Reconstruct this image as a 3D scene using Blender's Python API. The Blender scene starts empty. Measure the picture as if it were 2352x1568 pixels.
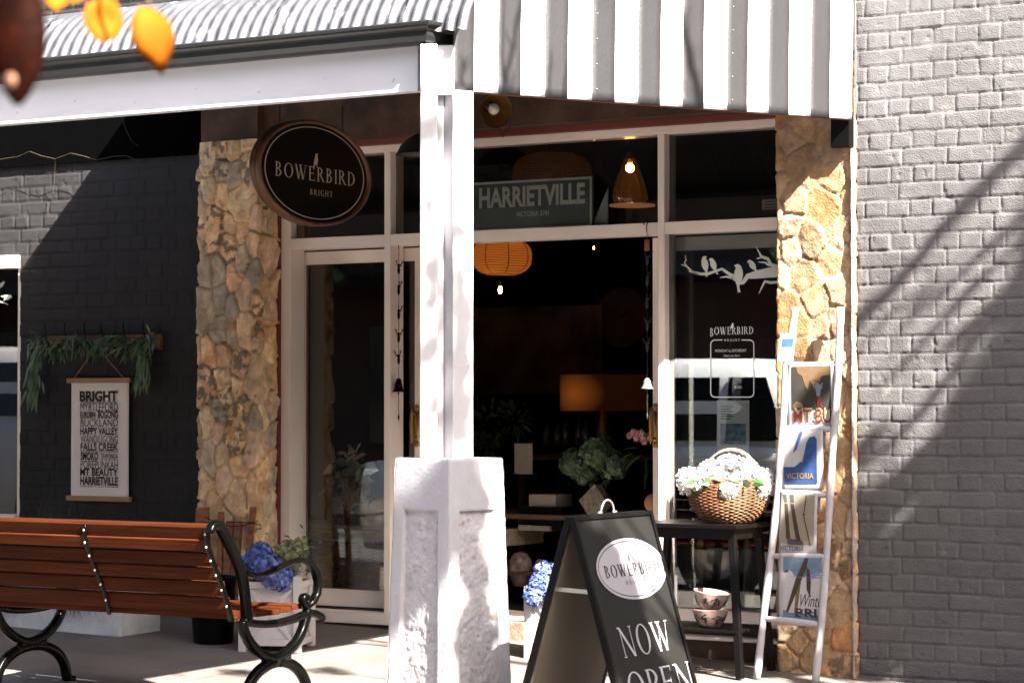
import bpy, math, random
import numpy as np
from mathutils import Vector, Matrix
random.seed(7); RNG = np.random.RandomState(11)
V = Vector
sc = bpy.context.scene
col = sc.collection
pi = math.pi

# ------------------------------------------------------------------ camera
FPX = 5560.0; TH = math.radians(31.2); PH = math.atan(151 / FPX)
CAM = V((7.04, -11.66, 1.33))
FW = V((-math.sin(TH) * math.cos(PH), math.cos(TH) * math.cos(PH), math.sin(PH)))
RT = V((math.cos(TH), math.sin(TH), 0))
UP = RT.cross(FW)
def ray(px, py): return FW + RT * ((px - 1176) / FPX) + UP * ((784 - py) / FPX)
def aY(px, py, Y): r = ray(px, py); return CAM + r * ((Y - CAM.y) / r.y)
def aX(px, py, X): r = ray(px, py); return CAM + r * ((X - CAM.x) / r.x)
def aZ(px, py, Z): r = ray(px, py); return CAM + r * ((Z - CAM.z) / r.z)
def aP(px, py, p, n): r = ray(px, py); return CAM + r * ((p - CAM).dot(n) / r.dot(n))
GX, G0 = -0.027, 0.02
GY = 0.03
def gz(x, y=0.0): return G0 + GX * x + GY * min(0.0, y)
def aG(px, py):
    r = ray(px, py); t = (G0 + GX * CAM.x + GY * CAM.y - CAM.z) / (r.z - GX * r.x - GY * r.y); return CAM + r * t
cd = bpy.data.cameras.new('camera'); cam = bpy.data.objects.new('camera', cd); col.objects.link(cam)
cam.location = CAM; cam.rotation_euler = (pi / 2 + PH, 0, TH)
cd.sensor_width = 36; cd.lens = 36 * FPX / 2352; cd.clip_end = 500; cd.clip_start = 0.05
cd.dof.use_dof = True; cd.dof.focus_distance = 11.6; cd.dof.aperture_fstop = 6.3
sc.camera = cam

# ------------------------------------------------------------------ light
SUNV = V((2.3, -1.0, 2.3)).normalized()
w = bpy.data.worlds.new('World'); sc.world = w; w.use_nodes = True
nt = w.node_tree; bg = nt.nodes['Background']; sky = nt.nodes.new('ShaderNodeTexSky')
sky.sky_type = 'NISHITA'; sky.sun_disc = False; sky.dust_density = 3.5; sky.ozone_density = 0.4
sky.sun_elevation = math.asin(SUNV.z); sky.sun_rotation = math.atan2(SUNV.x, SUNV.y)
nt.links.new(sky.outputs[0], bg.inputs[0]); bg.inputs[1].default_value = 0.05
sl = bpy.data.lights.new('sun', 'SUN'); sl.energy = 5.0; sl.angle = math.radians(0.53); sl.color = (1, 0.92, 0.82)
so = bpy.data.objects.new('sun', sl); col.objects.link(so); so.rotation_euler = SUNV.to_track_quat('Z', 'Y').to_euler()
so.location = (9, -8, 12)
sc.view_settings.view_transform = 'Standard'; sc.view_settings.look = 'None'
sc.view_settings.exposure = 3.4; sc.view_settings.gamma = 1
sc.cycles.max_bounces = 7; sc.cycles.transparent_max_bounces = 16
sc.cycles.diffuse_bounces = 4; sc.cycles.glossy_bounces = 4
sc.cycles.caustics_reflective = False; sc.cycles.caustics_refractive = False
sc.cycles.sample_clamp_indirect = 6
try: sc.cycles.use_denoising = True
except Exception: pass

# ------------------------------------------------------------------ materials
MATS = {}
def mk(name, c, rough=0.6, var=0.12, scale=6.0, bump=0.0, bscale=60.0, metal=0.0, c2=None, attr=None,
       emit=None, es=0.0, spec=0.5, stretch=None, detail=6.0, coat=0.0, speck=None, rnd=0.0):
    if name in MATS: return MATS[name]
    m = bpy.data.materials.new(name); m.use_nodes = True; t = m.node_tree; N = t.nodes; L = t.links
    b = N['Principled BSDF']; b.inputs['Roughness'].default_value = rough; b.inputs['Metallic'].default_value = metal
    b.inputs['Specular IOR Level'].default_value = spec
    if coat: b.inputs['Coat Weight'].default_value = coat; b.inputs['Coat Roughness'].default_value = 0.15
    tc = N.new('ShaderNodeTexCoord'); mp = N.new('ShaderNodeMapping'); L.new(tc.outputs['Object'], mp.inputs[0])
    if stretch: mp.inputs['Scale'].default_value = stretch
    nz = N.new('ShaderNodeTexNoise'); nz.inputs['Scale'].default_value = scale; nz.inputs['Detail'].default_value = detail
    L.new(mp.outputs[0], nz.inputs['Vector'])
    cr = N.new('ShaderNodeValToRGB'); L.new(nz.outputs[0], cr.inputs[0])
    cr.color_ramp.elements[0].position = 0.3; cr.color_ramp.elements[1].position = 0.7
    lo = [max(0, x * (1 - var)) for x in c]; hi = [min(1, x * (1 + var)) for x in (c2 or c)]
    if c2: lo = list(c)
    cr.color_ramp.elements[0].color = (*lo, 1); cr.color_ramp.elements[1].color = (*hi, 1)
    out = cr.outputs[0]
    if attr:
        at = N.new('ShaderNodeAttribute'); at.attribute_name = attr
        mx = N.new('ShaderNodeMix'); mx.data_type = 'RGBA'; mx.blend_type = 'MULTIPLY'; mx.inputs[0].default_value = 1
        L.new(out, mx.inputs[6]); L.new(at.outputs['Color'], mx.inputs[7]); out = mx.outputs[2]
    if speck:
        sc_, thr, colr, amt = speck
        n2 = N.new('ShaderNodeTexNoise'); n2.inputs['Scale'].default_value = sc_; n2.inputs['Detail'].default_value = 8
        L.new(mp.outputs[0], n2.inputs['Vector'])
        r2 = N.new('ShaderNodeValToRGB'); L.new(n2.outputs[0], r2.inputs[0])
        r2.color_ramp.elements[0].position = thr; r2.color_ramp.elements[1].position = thr + 0.06
        r2.color_ramp.elements[0].color = (0, 0, 0, 1); r2.color_ramp.elements[1].color = (amt, amt, amt, 1)
        mx = N.new('ShaderNodeMix'); mx.data_type = 'RGBA'; L.new(r2.outputs[0], mx.inputs[0]); L.new(out, mx.inputs[6])
        mx.inputs[7].default_value = (*colr, 1); out = mx.outputs[2]
    if rnd:
        oi = N.new('ShaderNodeObjectInfo'); mr = N.new('ShaderNodeMapRange'); mr.inputs[3].default_value = 1 - rnd; mr.inputs[4].default_value = 1 + rnd; L.new(oi.outputs['Random'], mr.inputs[0])
        mx = N.new('ShaderNodeVectorMath'); mx.operation = 'SCALE'; L.new(out, mx.inputs[0]); L.new(mr.outputs[0], mx.inputs['Scale']); out = mx.outputs[0]
    L.new(out, b.inputs['Base Color'])
    if bump:
        n3 = N.new('ShaderNodeTexNoise'); n3.inputs['Scale'].default_value = bscale; n3.inputs['Detail'].default_value = 6
        L.new(mp.outputs[0], n3.inputs['Vector'])
        bp = N.new('ShaderNodeBump'); bp.inputs['Strength'].default_value = bump; bp.inputs['Distance'].default_value = 0.01
        L.new(n3.outputs[0], bp.inputs['Height']); L.new(bp.outputs[0], b.inputs['Normal'])
    if emit:
        b.inputs['Emission Color'].default_value = (*emit, 1); b.inputs['Emission Strength'].default_value = es
    MATS[name] = m; return m

def glass_mat(name, refl, tint=(0.9, 0.93, 0.92)):
    m = bpy.data.materials.new(name); m.use_nodes = True; t = m.node_tree; N = t.nodes; L = t.links
    for n in list(N): N.remove(n)
    o = N.new('ShaderNodeOutputMaterial'); tr = N.new('ShaderNodeBsdfTransparent'); tr.inputs[0].default_value = (*tint, 1)
    gl = N.new('ShaderNodeBsdfGlossy'); gl.inputs['Roughness'].default_value = 0.004
    mx = N.new('ShaderNodeMixShader'); lw = N.new('ShaderNodeFresnel'); lw.inputs[0].default_value = 1.5
    ad = N.new('ShaderNodeMath'); ad.operation = 'ADD'; ad.inputs[1].default_value = refl; ad.use_clamp = True
    L.new(lw.outputs[0], ad.inputs[0]); L.new(ad.outputs[0], mx.inputs[0])
    L.new(tr.outputs[0], mx.inputs[1]); L.new(gl.outputs[0], mx.inputs[2]); L.new(mx.outputs[0], o.inputs[0]); return m

M = {}
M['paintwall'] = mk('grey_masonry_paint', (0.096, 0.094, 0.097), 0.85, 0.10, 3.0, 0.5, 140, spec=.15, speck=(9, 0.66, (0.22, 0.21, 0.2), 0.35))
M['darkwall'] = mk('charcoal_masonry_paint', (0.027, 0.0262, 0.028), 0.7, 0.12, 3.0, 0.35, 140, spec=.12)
M['stone'] = mk('field_stone', (0.74, 0.70, 0.64), 0.8, 0.0, 22, 0.55, 95, c2=(1.0, 1.0, 1.0), attr='Col', speck=(14, 0.64, (0.10, 0.06, 0.03), 0.5))
M['white'] = mk('white_gloss_paint', (0.84, 0.75, 0.68), 0.42, 0.05, 4, 0.06, 60)
M['whitepost'] = mk('white_weathered_paint', (0.40, 0.395, 0.42), 0.6, 0.05, 5, 0.2, 45, speck=(17, 0.73, (0.30, 0.2, 0.13), 0.6))
M['column'] = mk('white_painted_render', (0.33, 0.325, 0.355), 0.75, 0.08, 8, 0.22, 60, speck=(20, 0.70, (0.22, 0.16, 0.10), 0.7))
M['roughcast'] = mk('white_painted_roughcast', (0.34, 0.33, 0.355), 0.8, 0.12, 18, 0.6, 55, speck=(24, 0.60, (0.22, 0.17, 0.11), 0.7))
M['fascia'] = mk('white_fascia_paint', (0.52, 0.52, 0.56), 0.5, 0.05, 3, 0.12, 30, stretch=(0.4, 1, 3))
M['gutter'] = mk('charcoal_gutter_metal', (0.012, 0.0125, 0.0135), 0.4, 0.2, 4, 0.05, 20, spec=.3)
M['zinc'] = mk('galvanised_roof_sheet', (0.050, 0.051, 0.058), 0.45, 0.35, 5, 0.12, 40, metal=0.3, speck=(9, 0.6, (0.22, 0.21, 0.22), 0.5))
M['red'] = mk('oxblood_trim_paint', (0.14, 0.022, 0.013), 0.5)
M['bulk'] = mk('dark_stained_render', (0.022, 0.011, 0.006), 0.8, 0.0, 4.5, 0.9, 16, c2=(0.09, 0.045, 0.023), detail=10)
M['wallshade'] = mk('black_wall_shade', (0.0016, 0.0016, 0.0018), 1.0, spec=0.0)  # near-black colour for the shaded band high on the dark wall
M['ground'] = mk('sandy_concrete', (0.076, 0.062, 0.054), 0.85, 0.0, 2.2, 0.5, 90, c2=(0.128, 0.110, 0.098), detail=12, speck=(40, 0.64, (0.045, 0.035, 0.028), 0.5))
M['asphalt'] = mk('asphalt', (0.045, 0.045, 0.047), 0.9, 0.25, 30, 0.5, 200)
M['gstripe'] = mk('awning_grey_paint', (0.0205, 0.020, 0.0222), 0.5, 0.07, 6, 0.16, 60, speck=(60, 0.74, (0.6, 0.6, 0.6), 0.5))
M['wstripe'] = mk('awning_white_paint', (0.86, 0.86, 0.86), 0.5, 0.03, 6, 0.06, 25)
M['glass'] = glass_mat('window_glass', 0.012)
M['glassr'] = glass_mat('display_window_glass', 0.07)
M['glassd'] = glass_mat('door_glass', 0.025)
M['black'] = mk('black_paint', (0.0016, 0.0015, 0.0015), 0.45, 0.2, spec=.14)
M['blackmat'] = mk('matt_black', (0.008, 0.008, 0.008), 0.7)
M['iron'] = mk('black_cast_iron', (0.0010, 0.0012, 0.0010), 0.26, 0.3, 20, 0.12, 60, spec=.10)
M['bolt'] = mk('zinc_bolt', (0.6, 0.57, 0.52), 0.3, metal=0.8)
M['jarrah'] = mk('oiled_red_hardwood', (0.021, 0.0044, 0.0011), 0.65, 0.0, 6, 0.12, 30, c2=(0.054, 0.0134, 0.0035), stretch=(0.5, 14, 14), speck=(4, 0.73, (0.2, 0.08, 0.03), 0.35), spec=.06, rnd=.28)
M['oak'] = mk('honey_timber', (0.32, 0.15, 0.055), 0.5, 0.2, 6, 0.1, 30, stretch=(1, 6, 6))
M['rustic'] = mk('rough_recycled_timber', (0.10, 0.035, 0.014), 0.7, 0.0, 9, 0.4, 40, c2=(0.30, 0.12, 0.05), stretch=(1, 4, 4))
M['linen'] = mk('natural_linen', (0.80, 0.75, 0.73), 0.9, 0.07, 160, 0.3, 400)
M['ink'] = mk('black_print', (0.012, 0.012, 0.012), 0.8)
M['signface'] = mk('black_sign_enamel', (0.002, 0.0022, 0.0022), 0.4, spec=.1)
M['cream'] = mk('cream_lettering', (0.42, 0.36, 0.28), 0.6, 0.05)
M['copper'] = mk('brown_barrel_rim', (0.035, 0.014, 0.005), 0.5, 0.0, 8, 0.3, 30, c2=(0.15, 0.065, 0.026), stretch=(8, 1, 1))
M['aboard'] = mk('dark_grey_board', (0.0058, 0.006, 0.0054), 0.6, 0.08, 8, 0.04, 80, spec=.2)
M['abback'] = mk('beige_board_back', (0.105, 0.088, 0.068), 0.7, 0.06)
M['wh'] = mk('white_vinyl', (0.22, 0.215, 0.24), 0.5, 0.03)
M['decal'] = mk('pale_window_decal', (0.60, 0.63, 0.58), 0.6, 0.04)
M['decalw'] = mk('white_window_lettering', (0.8, 0.8, 0.8), 0.6, 0.03)
M['ladder'] = mk('whitewashed_pole', (0.30, 0.29, 0.31), 0.7, 0.10, 12, 0.3, 50, speck=(30, 0.68, (0.2, 0.14, 0.10), 0.6))
M['cloth'] = mk('white_cotton', (0.33, 0.32, 0.335), 0.9, 0.03, 20, 0.2, 300)
M['concrete'] = mk('pale_concrete', (0.44, 0.46, 0.49), 0.85, 0.12, 12, 0.4, 80)
M['planter'] = mk('white_painted_timber', (0.42, 0.40, 0.415), 0.5, 0.05, 8, 0.08, 60)
M['wicker'] = mk('brown_wicker', (0.060, 0.023, 0.007), 0.55, 0.0, 18, 0.2, 120, c2=(0.17, 0.078, 0.030))
M['wickerd'] = mk('dark_wicker', (0.30, 0.20, 0.12), 0.6, 0.3, 18)
M['cane'] = mk('pale_cane_handle', (0.36, 0.22, 0.12), 0.5, 0.15, 20)
M['petalw'] = mk('white_petal', (0.66, 0.66, 0.665), 0.6, 0.04, 40, attr='Col')
M['petalb'] = mk('blue_hydrangea_petal', (0.030, 0.070, 0.32), 0.6, 0.0, 28, c2=(0.15, 0.21, 0.50), attr='Col')
M['petalg'] = mk('green_hydrangea_floret', (0.10, 0.13, 0.045), 0.6, 0.0, 30, c2=(0.22, 0.25, 0.12), attr='Col')
M['petalp'] = mk('dusty_pink_petal', (0.24, 0.09, 0.07), 0.7, 0.0, 30, c2=(0.45, 0.24, 0.2), attr='Col')
M['petalpk'] = mk('pale_pink_petal', (0.75, 0.42, 0.42), 0.6, 0.1, 30, attr='Col')
M['leaf'] = mk('dark_green_leaf', (0.045, 0.078, 0.040), 0.45, 0.0, 14, c2=(0.13, 0.20, 0.10))
M['leaf2'] = mk('eucalyptus_leaf', (0.05, 0.075, 0.045), 0.5, 0.0, 14, c2=(0.13, 0.16, 0.10))
M['twig'] = mk('brown_twig', (0.09, 0.06, 0.04), 0.8, 0.2)
M['bark'] = mk('grey_bark', (0.12, 0.095, 0.075), 0.9, 0.25, 12, 0.8, 30)
M['brass'] = mk('aged_brass', (0.30, 0.16, 0.05), 0.35, 0.2, 20, metal=0.6)
M['silver'] = mk('brushed_metal', (0.62, 0.60, 0.58), 0.3, 0.1, 20, metal=0.8)
M['ceramic'] = mk('blush_ceramic', (0.26, 0.185, 0.165), 0.3, 0.05, 10, coat=0.4)
M['ceramicd'] = mk('black_floral_transfer', (0.006, 0.0055, 0.0055), 0.4)
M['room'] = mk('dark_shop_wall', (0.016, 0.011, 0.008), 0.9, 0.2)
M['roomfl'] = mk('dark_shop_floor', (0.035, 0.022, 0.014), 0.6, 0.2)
M['shelfw'] = mk('dark_shelf_timber', (0.10, 0.055, 0.03), 0.6, 0.2, 6, stretch=(1, 6, 6))
M['car'] = mk('white_car_paint', (0.78, 0.79, 0.80), 0.25, 0.02, coat=0.6)
M['carg'] = mk('dark_car_glass', (0.010, 0.012, 0.014), 0.08)
M['rubber'] = mk('tyre_rubber', (0.02, 0.02, 0.02), 0.85)
M['frosty'] = mk('grey_green_sign', (0.15, 0.165, 0.155), 0.5, 0.1)
M['signtxt'] = mk('beige_sign_lettering', (0.95, 0.88, 0.72), 0.6, 0.03)

# ------------------------------------------------------------------ mesh helper
class G:
    def __init__(s): s.v = []; s.f = []; s.c = None
    def add(s, vs, fs):
        n = len(s.v); s.v += [tuple(p) for p in vs]; s.f += [tuple(i + n for i in f) for f in fs]; return s
    def obox(s, c, a, b, d):
        c, a, b, d = V(c), V(a), V(b), V(d)
        vs = [c + a * i + b * j + d * k for k in (-1, 1) for j in (-1, 1) for i in (-1, 1)]
        fs = [(0, 2, 3, 1), (4, 5, 7, 6), (0, 1, 5, 4), (2, 6, 7, 3), (0, 4, 6, 2), (1, 3, 7, 5)]
        if a.cross(b).dot(d) < 0: fs = [f[::-1] for f in fs]
        return s.add(vs, fs)
    def box(s, x0, x1, y0, y1, z0, z1):
        return s.obox(((x0 + x1) / 2, (y0 + y1) / 2, (z0 + z1) / 2), ((x1 - x0) / 2, 0, 0), (0, (y1 - y0) / 2, 0), (0, 0, (z1 - z0) / 2))
    def bar(s, p, q, w, h, up=(0, 0, 1)):
        p, q = V(p), V(q); d = (q - p); l = d.length; d.normalize(); u = V(up)
        a = d.cross(u)
        if a.length < 1e-4: a = d.cross(V((0, 1, 0)))
        a.normalize(); b = a.cross(d)
        return s.obox((p + q) / 2, d * l / 2, a * w / 2, b * h / 2)
    def tube(s, pts, r, n=8, cap=True, flat=None, power=1.0):
        pts = [V(p) for p in pts]; m = len(pts)
        rs = r if isinstance(r, (list, tuple)) else [r] * m
        base = len(s.v); ref = None
        for i, p in enumerate(pts):
            t = (pts[min(i + 1, m - 1)] - pts[max(i - 1, 0)])
            if t.length < 1e-9: t = V((0, 0, 1))
            t.normalize()
            if flat:           # flat = (axis, half thickness): in-plane radius r, out-of-plane half thickness
                ax = V(flat[0]).normalized(); e1 = ax.cross(t).normalized(); e2 = ax; r2 = flat[1]
            else:
                if ref is None: ref = V((0, 0, 1)) if abs(t.z) < 0.9 else V((1, 0, 0))
                e1 = ref.cross(t)
                if e1.length < 1e-5: e1 = V((0, 1, 0)).cross(t)
                e1.normalize(); e2 = t.cross(e1); ref = e2; r2 = rs[i]
            for k in range(n):
                a = 2 * pi * k / n; ca, sa = math.cos(a), math.sin(a)
                if power != 1.0:
                    ca = math.copysign(abs(ca) ** power, ca); sa = math.copysign(abs(sa) ** power, sa)
                s.v.append(tuple(p + e1 * (rs[i] * ca) + e2 * (r2 * sa)))
        for i in range(m - 1):
            for k in range(n):
                a = base + i * n + k; b = base + i * n + (k + 1) % n
                s.f.append((a, b, b + n, a + n))
        if cap:
            s.f.append(tuple(base + k for k in range(n))[::-1]); s.f.append(tuple(base + (m - 1) * n + k for k in range(n)))
        return s
    def sph(s, c, r, n=12, m=8, sc=(1, 1, 1)):
        c = V(c); vs = [(c.x, c.y, c.z + r * sc[2])]
        for j in range(1, m):
            a = pi * j / m
            for k in range(n):
                b = 2 * pi * k / n
                vs.append((c.x + r * sc[0] * math.sin(a) * math.cos(b), c.y + r * sc[1] * math.sin(a) * math.sin(b), c.z + r * sc[2] * math.cos(a)))
        vs.append((c.x, c.y, c.z - r * sc[2])); fs = []
        for k in range(n): fs.append((0, 1 + k, 1 + (k + 1) % n))
        for j in range(m - 2):
            for k in range(n):
                a = 1 + j * n + k; b = 1 + j * n + (k + 1) % n; fs.append((a, a + n, b + n, b))
        L = len(vs) - 1
        for k in range(n): fs.append((L, 1 + (m - 2) * n + (k + 1) % n, 1 + (m - 2) * n + k))
        return s.add(vs, fs)
    def lathe(s, prof, c, n=24, ax=(0, 0, 1), sx=1.0, sy=1.0, e1=None):
        c = V(c); ax = V(ax).normalized()
        e1 = V(e1).normalized() if e1 else (ax.cross(V((1, 0, 0))) if abs(ax.x) < 0.9 else ax.cross(V((0, 1, 0)))).normalized()
        e2 = ax.cross(e1); base = len(s.v)
        for r, z in prof:
            for k in range(n):
                a = 2 * pi * k / n; s.v.append(tuple(c + e1 * (r * sx * math.cos(a)) + e2 * (r * sy * math.sin(a)) + ax * z))
        for i in range(len(prof) - 1):
            for k in range(n):
                a = base + i * n + k; b = base + i * n + (k + 1) % n; s.f.append((a, b, b + n, a + n))
        return s
    def poly(s, pts, n, th=0.0):      # planar polygon, optionally extruded by th along -n
        pts = [V(p) for p in pts]; n = V(n)
        if th == 0: return s.add(pts, [tuple(range(len(pts)))])
        k = len(pts); b = [p - n * th for p in pts]
        return s.add(pts + b, [tuple(range(k)), tuple(range(2 * k - 1, k - 1, -1))] + [(i, i + k, (i + 1) % k + k, (i + 1) % k) for i in range(k)])
    def build(s, name, m, parent=None, smooth=False, bevel=0.0, solid=0.0):
        off = V((0, 0, 0)); p = parent
        while p: off += p.location; p = p.parent
        me = bpy.data.meshes.new(name)
        me.from_pydata([(x - off.x, y - off.y, z - off.z) for x, y, z in s.v], [], s.f)
        if s.c is not None:
            at = me.color_attributes.new('Col', 'FLOAT_COLOR', 'POINT')
            arr = np.ones((len(s.v), 4), np.float32); arr[:, :3] = np.array(s.c, np.float32); at.data.foreach_set('color', arr.ravel())
        me.materials.append(m)
        if smooth: me.polygons.foreach_set('use_smooth', [True] * len(me.polygons))
        o = bpy.data.objects.new(name, me); col.objects.link(o)
        if parent: o.parent = parent
        if solid:
            q = o.modifiers.new('s', 'SOLIDIFY'); q.thickness = solid; q.offset = -1
        if bevel:
            q = o.modifiers.new('b', 'BEVEL'); q.width = bevel; q.segments = 2; q.limit_method = 'ANGLE'
        return o
def tag(o, label=None, cat=None, group=None, kind=None):
    if label: o['label'] = label
    if cat: o['category'] = cat
    if group: o['group'] = group
    if kind: o['kind'] = kind
    return o
def thing(name, label, cat, loc=(0, 0, 0), group=None, rz=0):
    o = bpy.data.objects.new(name, None); col.objects.link(o); o.location = loc; o.rotation_euler = (0, 0, rz)
    o.empty_display_size = 0.1
    return tag(o, label, cat, group)

# text from the built-in font, mapped on a frame: origin = lower left, xd/yd unit vectors, fitted to width and height
def text(g, s, o, xd, yd, wd, ht, bold=0.0, shear=0.0, dep=0.0, centre=False, spacing=1.0):
    cu = bpy.data.curves.new('t', 'FONT'); cu.body = s; cu.size = 1; cu.offset = bold; cu.shear = shear; cu.space_character = spacing
    cu.resolution_u = 3
    ob = bpy.data.objects.new('t', cu); col.objects.link(ob)
    dg = bpy.context.evaluated_depsgraph_get(); me = bpy.data.meshes.new_from_object(ob.evaluated_get(dg))
    vs = [v.co.copy() for v in me.vertices]; fs = [tuple(p.vertices) for p in me.polygons]
    bpy.data.objects.remove(ob); bpy.data.curves.remove(cu); bpy.data.meshes.remove(me)
    if not vs: return
    x0 = min(v.x for v in vs); x1 = max(v.x for v in vs); y0 = min(v.y for v in vs); y1 = max(v.y for v in vs)
    kx = wd / (x1 - x0); ky = ht / (y1 - y0) if ht else kx
    o, xd, yd = V(o), V(xd), V(yd); n = xd.cross(yd)
    g.add([o + xd * ((v.x - x0) * kx) + yd * ((v.y - y0) * ky) + n * dep for v in vs], fs)

# a small light serif alphabet made of strokes
T_, t_ = 0.13, 0.05
def _st(x, y0=0, y1=1, w=T_, sr=(1, 1)):
    r = [('q', x - w / 2, y0, x + w / 2, y0, x + w / 2, y1, x - w / 2, y1)]
    if sr[0]: r.append(('q', x - w / 2 - .07, y0, x + w / 2 + .07, y0, x + w / 2 + .07, y0 + .035, x - w / 2 - .07, y0 + .035))
    if sr[1]: r.append(('q', x - w / 2 - .07, y1 - .035, x + w / 2 + .07, y1 - .035, x + w / 2 + .07, y1, x - w / 2 - .07, y1))
    return r
def _dg(x0, y0, x1, y1, w): return [('q', x0 - w / 2, y0, x0 + w / 2, y0, x1 + w / 2, y1, x1 - w / 2, y1)]
def _sf(x, y, w=.26): return [('q', x - w / 2, y - .018, x + w / 2, y - .018, x + w / 2, y + .018, x - w / 2, y + .018)]
def _arc(cx, cy, rx, ry, a0, a1): return [('a', cx, cy, rx, ry, a0, a1)]
def _h(x0, x1, y, w=t_): return [('q', x0, y - w / 2, x1, y - w / 2, x1, y + w / 2, x0, y + w / 2)]
GL = {
 'I': (.36, _st(.18)), 'H': (.98, _st(.18) + _st(.80) + _h(.2, .78, .52)),
 'N': (1.02, _st(.16, w=t_, sr=(1, 0)) + _dg(.12, 1, .84, 0, .15) + _st(.86, w=t_, sr=(0, 1)) + _sf(.08, .982, .2)),
 'O': (1.06, _arc(.52, .5, .47, .515, 0, 360)),
 'C': (.9, _arc(.5, .5, .46, .515, 42, 318)), 'G': (.98, _arc(.5, .5, .46, .515, 42, 325) + _st(.82, .03, .45, sr=(0, 1))),
 'W': (1.36, _dg(.12, 1, .42, 0, .15) + _dg(.42, 0, .70, 1, t_) + _dg(.58, 1, .90, 0, .15) + _dg(.90, 0, 1.2, 1, t_) + _sf(.12, .982) + _sf(.62, .982, .34) + _sf(1.2, .982, .24)),
 'V': (.95, _dg(.12, 1, .47, 0, .15) + _dg(.47, 0, .82, 1, t_) + _sf(.12, .982) + _sf(.82, .982, .22)),
 'A': (.95, _dg(.12, 0, .47, 1, t_) + _dg(.82, 0, .47, 1, .15) + _h(.24, .70, .36) + _sf(.12, .018, .22) + _sf(.82, .018)),
 'E': (.80, _st(.18) + _h(.18, .68, .975) + _h(.18, .58, .52) + _h(.18, .72, .025) + _st(.67, .82, .98, .03, (0, 0)) + _st(.71, .02, .2, .03, (0, 0)) + _st(.58, .44, .6, .025, (0, 0))),
 'T': (.86, _st(.43, sr=(1, 0)) + _h(.05, .81, .975) + _st(.065, .8, .98, .03, (0, 0)) + _st(.795, .8, .98, .03, (0, 0))),
 'P': (.74, _st(.18) + _arc(.24, .735, .42, .265, -90, 90)),
 'R': (.90, _st(.18) + _arc(.24, .745, .40, .255, -90, 90) + _dg(.40, .5, .78, 0, .14) + _sf(.80, .018, .2)),
 'B': (.82, _st(.18) + _arc(.24, .76, .36, .24, -90, 90) + _arc(.24, .27, .44, .27, -90, 90)),
 'D': (.98, _st(.18) + _arc(.22, .5, .64, .5, -90, 90)),
}
def serif(g, s, o, xd, yd, wd, ht, sp=.10, n_off=0.0):
    tot = sum(GL[c][0] + sp if c != ' ' else .5 for c in s) - sp
    kx = wd / tot; o, xd, yd = V(o), V(xd), V(yd); n = xd.cross(yd); x = 0.0; q = 0
    for c in s:
        if c == ' ': x += .5; continue
        for k in GL[c][1]:
            q += 1; dz = n * (n_off + 0.00008 * (q % 9))
            P = lambda a, b: o + xd * ((x + a) * kx) + yd * (b * ht) + dz
            if k[0] == 'q': g.add([P(k[1], k[2]), P(k[3], k[4]), P(k[5], k[6]), P(k[7], k[8])], [(0, 1, 2, 3)])
            else:
                _, cx, cy, rx, ry, a0, a1 = k; m = 28; vs = []; fs = []
                for i in range(m + 1):
                    a = math.radians(a0 + (a1 - a0) * i / m); ca, sa = math.cos(a), math.sin(a)
                    vs += [P(cx + rx * ca, cy + ry * sa), P(cx + (rx - .145) * ca, cy + (ry - .04) * sa)]
                    if i: fs.append((2 * i - 2, 2 * i, 2 * i + 1, 2 * i - 1))
                g.add(vs, fs)
        x += GL[c][0] + sp
BIRD = [(-.50, -.42), (-.38, -.22), (-.24, .02), (-.10, .22), (.05, .36), (.10, .48), (.20, .56), (.34, .52), (.50, .50), (.36, .43), (.34, .30), (.32, .08), (.22, -.10), (.08, -.20), (.06, -.40), (.0, -.40), (.01, -.20), (-.12, -.16), (-.34, -.34)]
def bird(g, c, xd, yd, sz, flip=1, rot=0, dep=0.0, asp=1.0):
    c, xd, yd = V(c), V(xd), V(yd); n = xd.cross(yd); ca, sa = math.cos(rot), math.sin(rot)
    pts = []
    for x, y in BIRD:
        x *= flip; X = x * ca - y * sa; Y = x * sa + y * ca; pts.append(c + xd * (X * sz * asp) + yd * (Y * sz) + n * dep)
    if flip < 0: pts = pts[::-1]
    g.poly(pts, n)

PERCH = [(-.20, .42), (-.08, .49), (.03, .48), (.11, .40), (.18, .22), (.20, .02), (.14, -.16), (.07, -.28), (.06, -.42), (.12, -.60), (.03, -.56), (.0, -.62), (-.03, -.44), (-.06, -.28), (-.15, -.12), (-.19, .06), (-.16, .22), (-.11, .34), (-.12, .39)]
def perch(g, c, sz, flip=1, rot=0):
    ca, sa = math.cos(rot), math.sin(rot); pts = []
    for x, y in PERCH[::-1]:
        x *= flip; pts.append(V(c) + XD * ((x * ca - y * sa) * sz) + ZD * ((x * sa + y * ca) * sz))
    g.poly(pts if flip > 0 else pts[::-1], NF)

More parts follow.
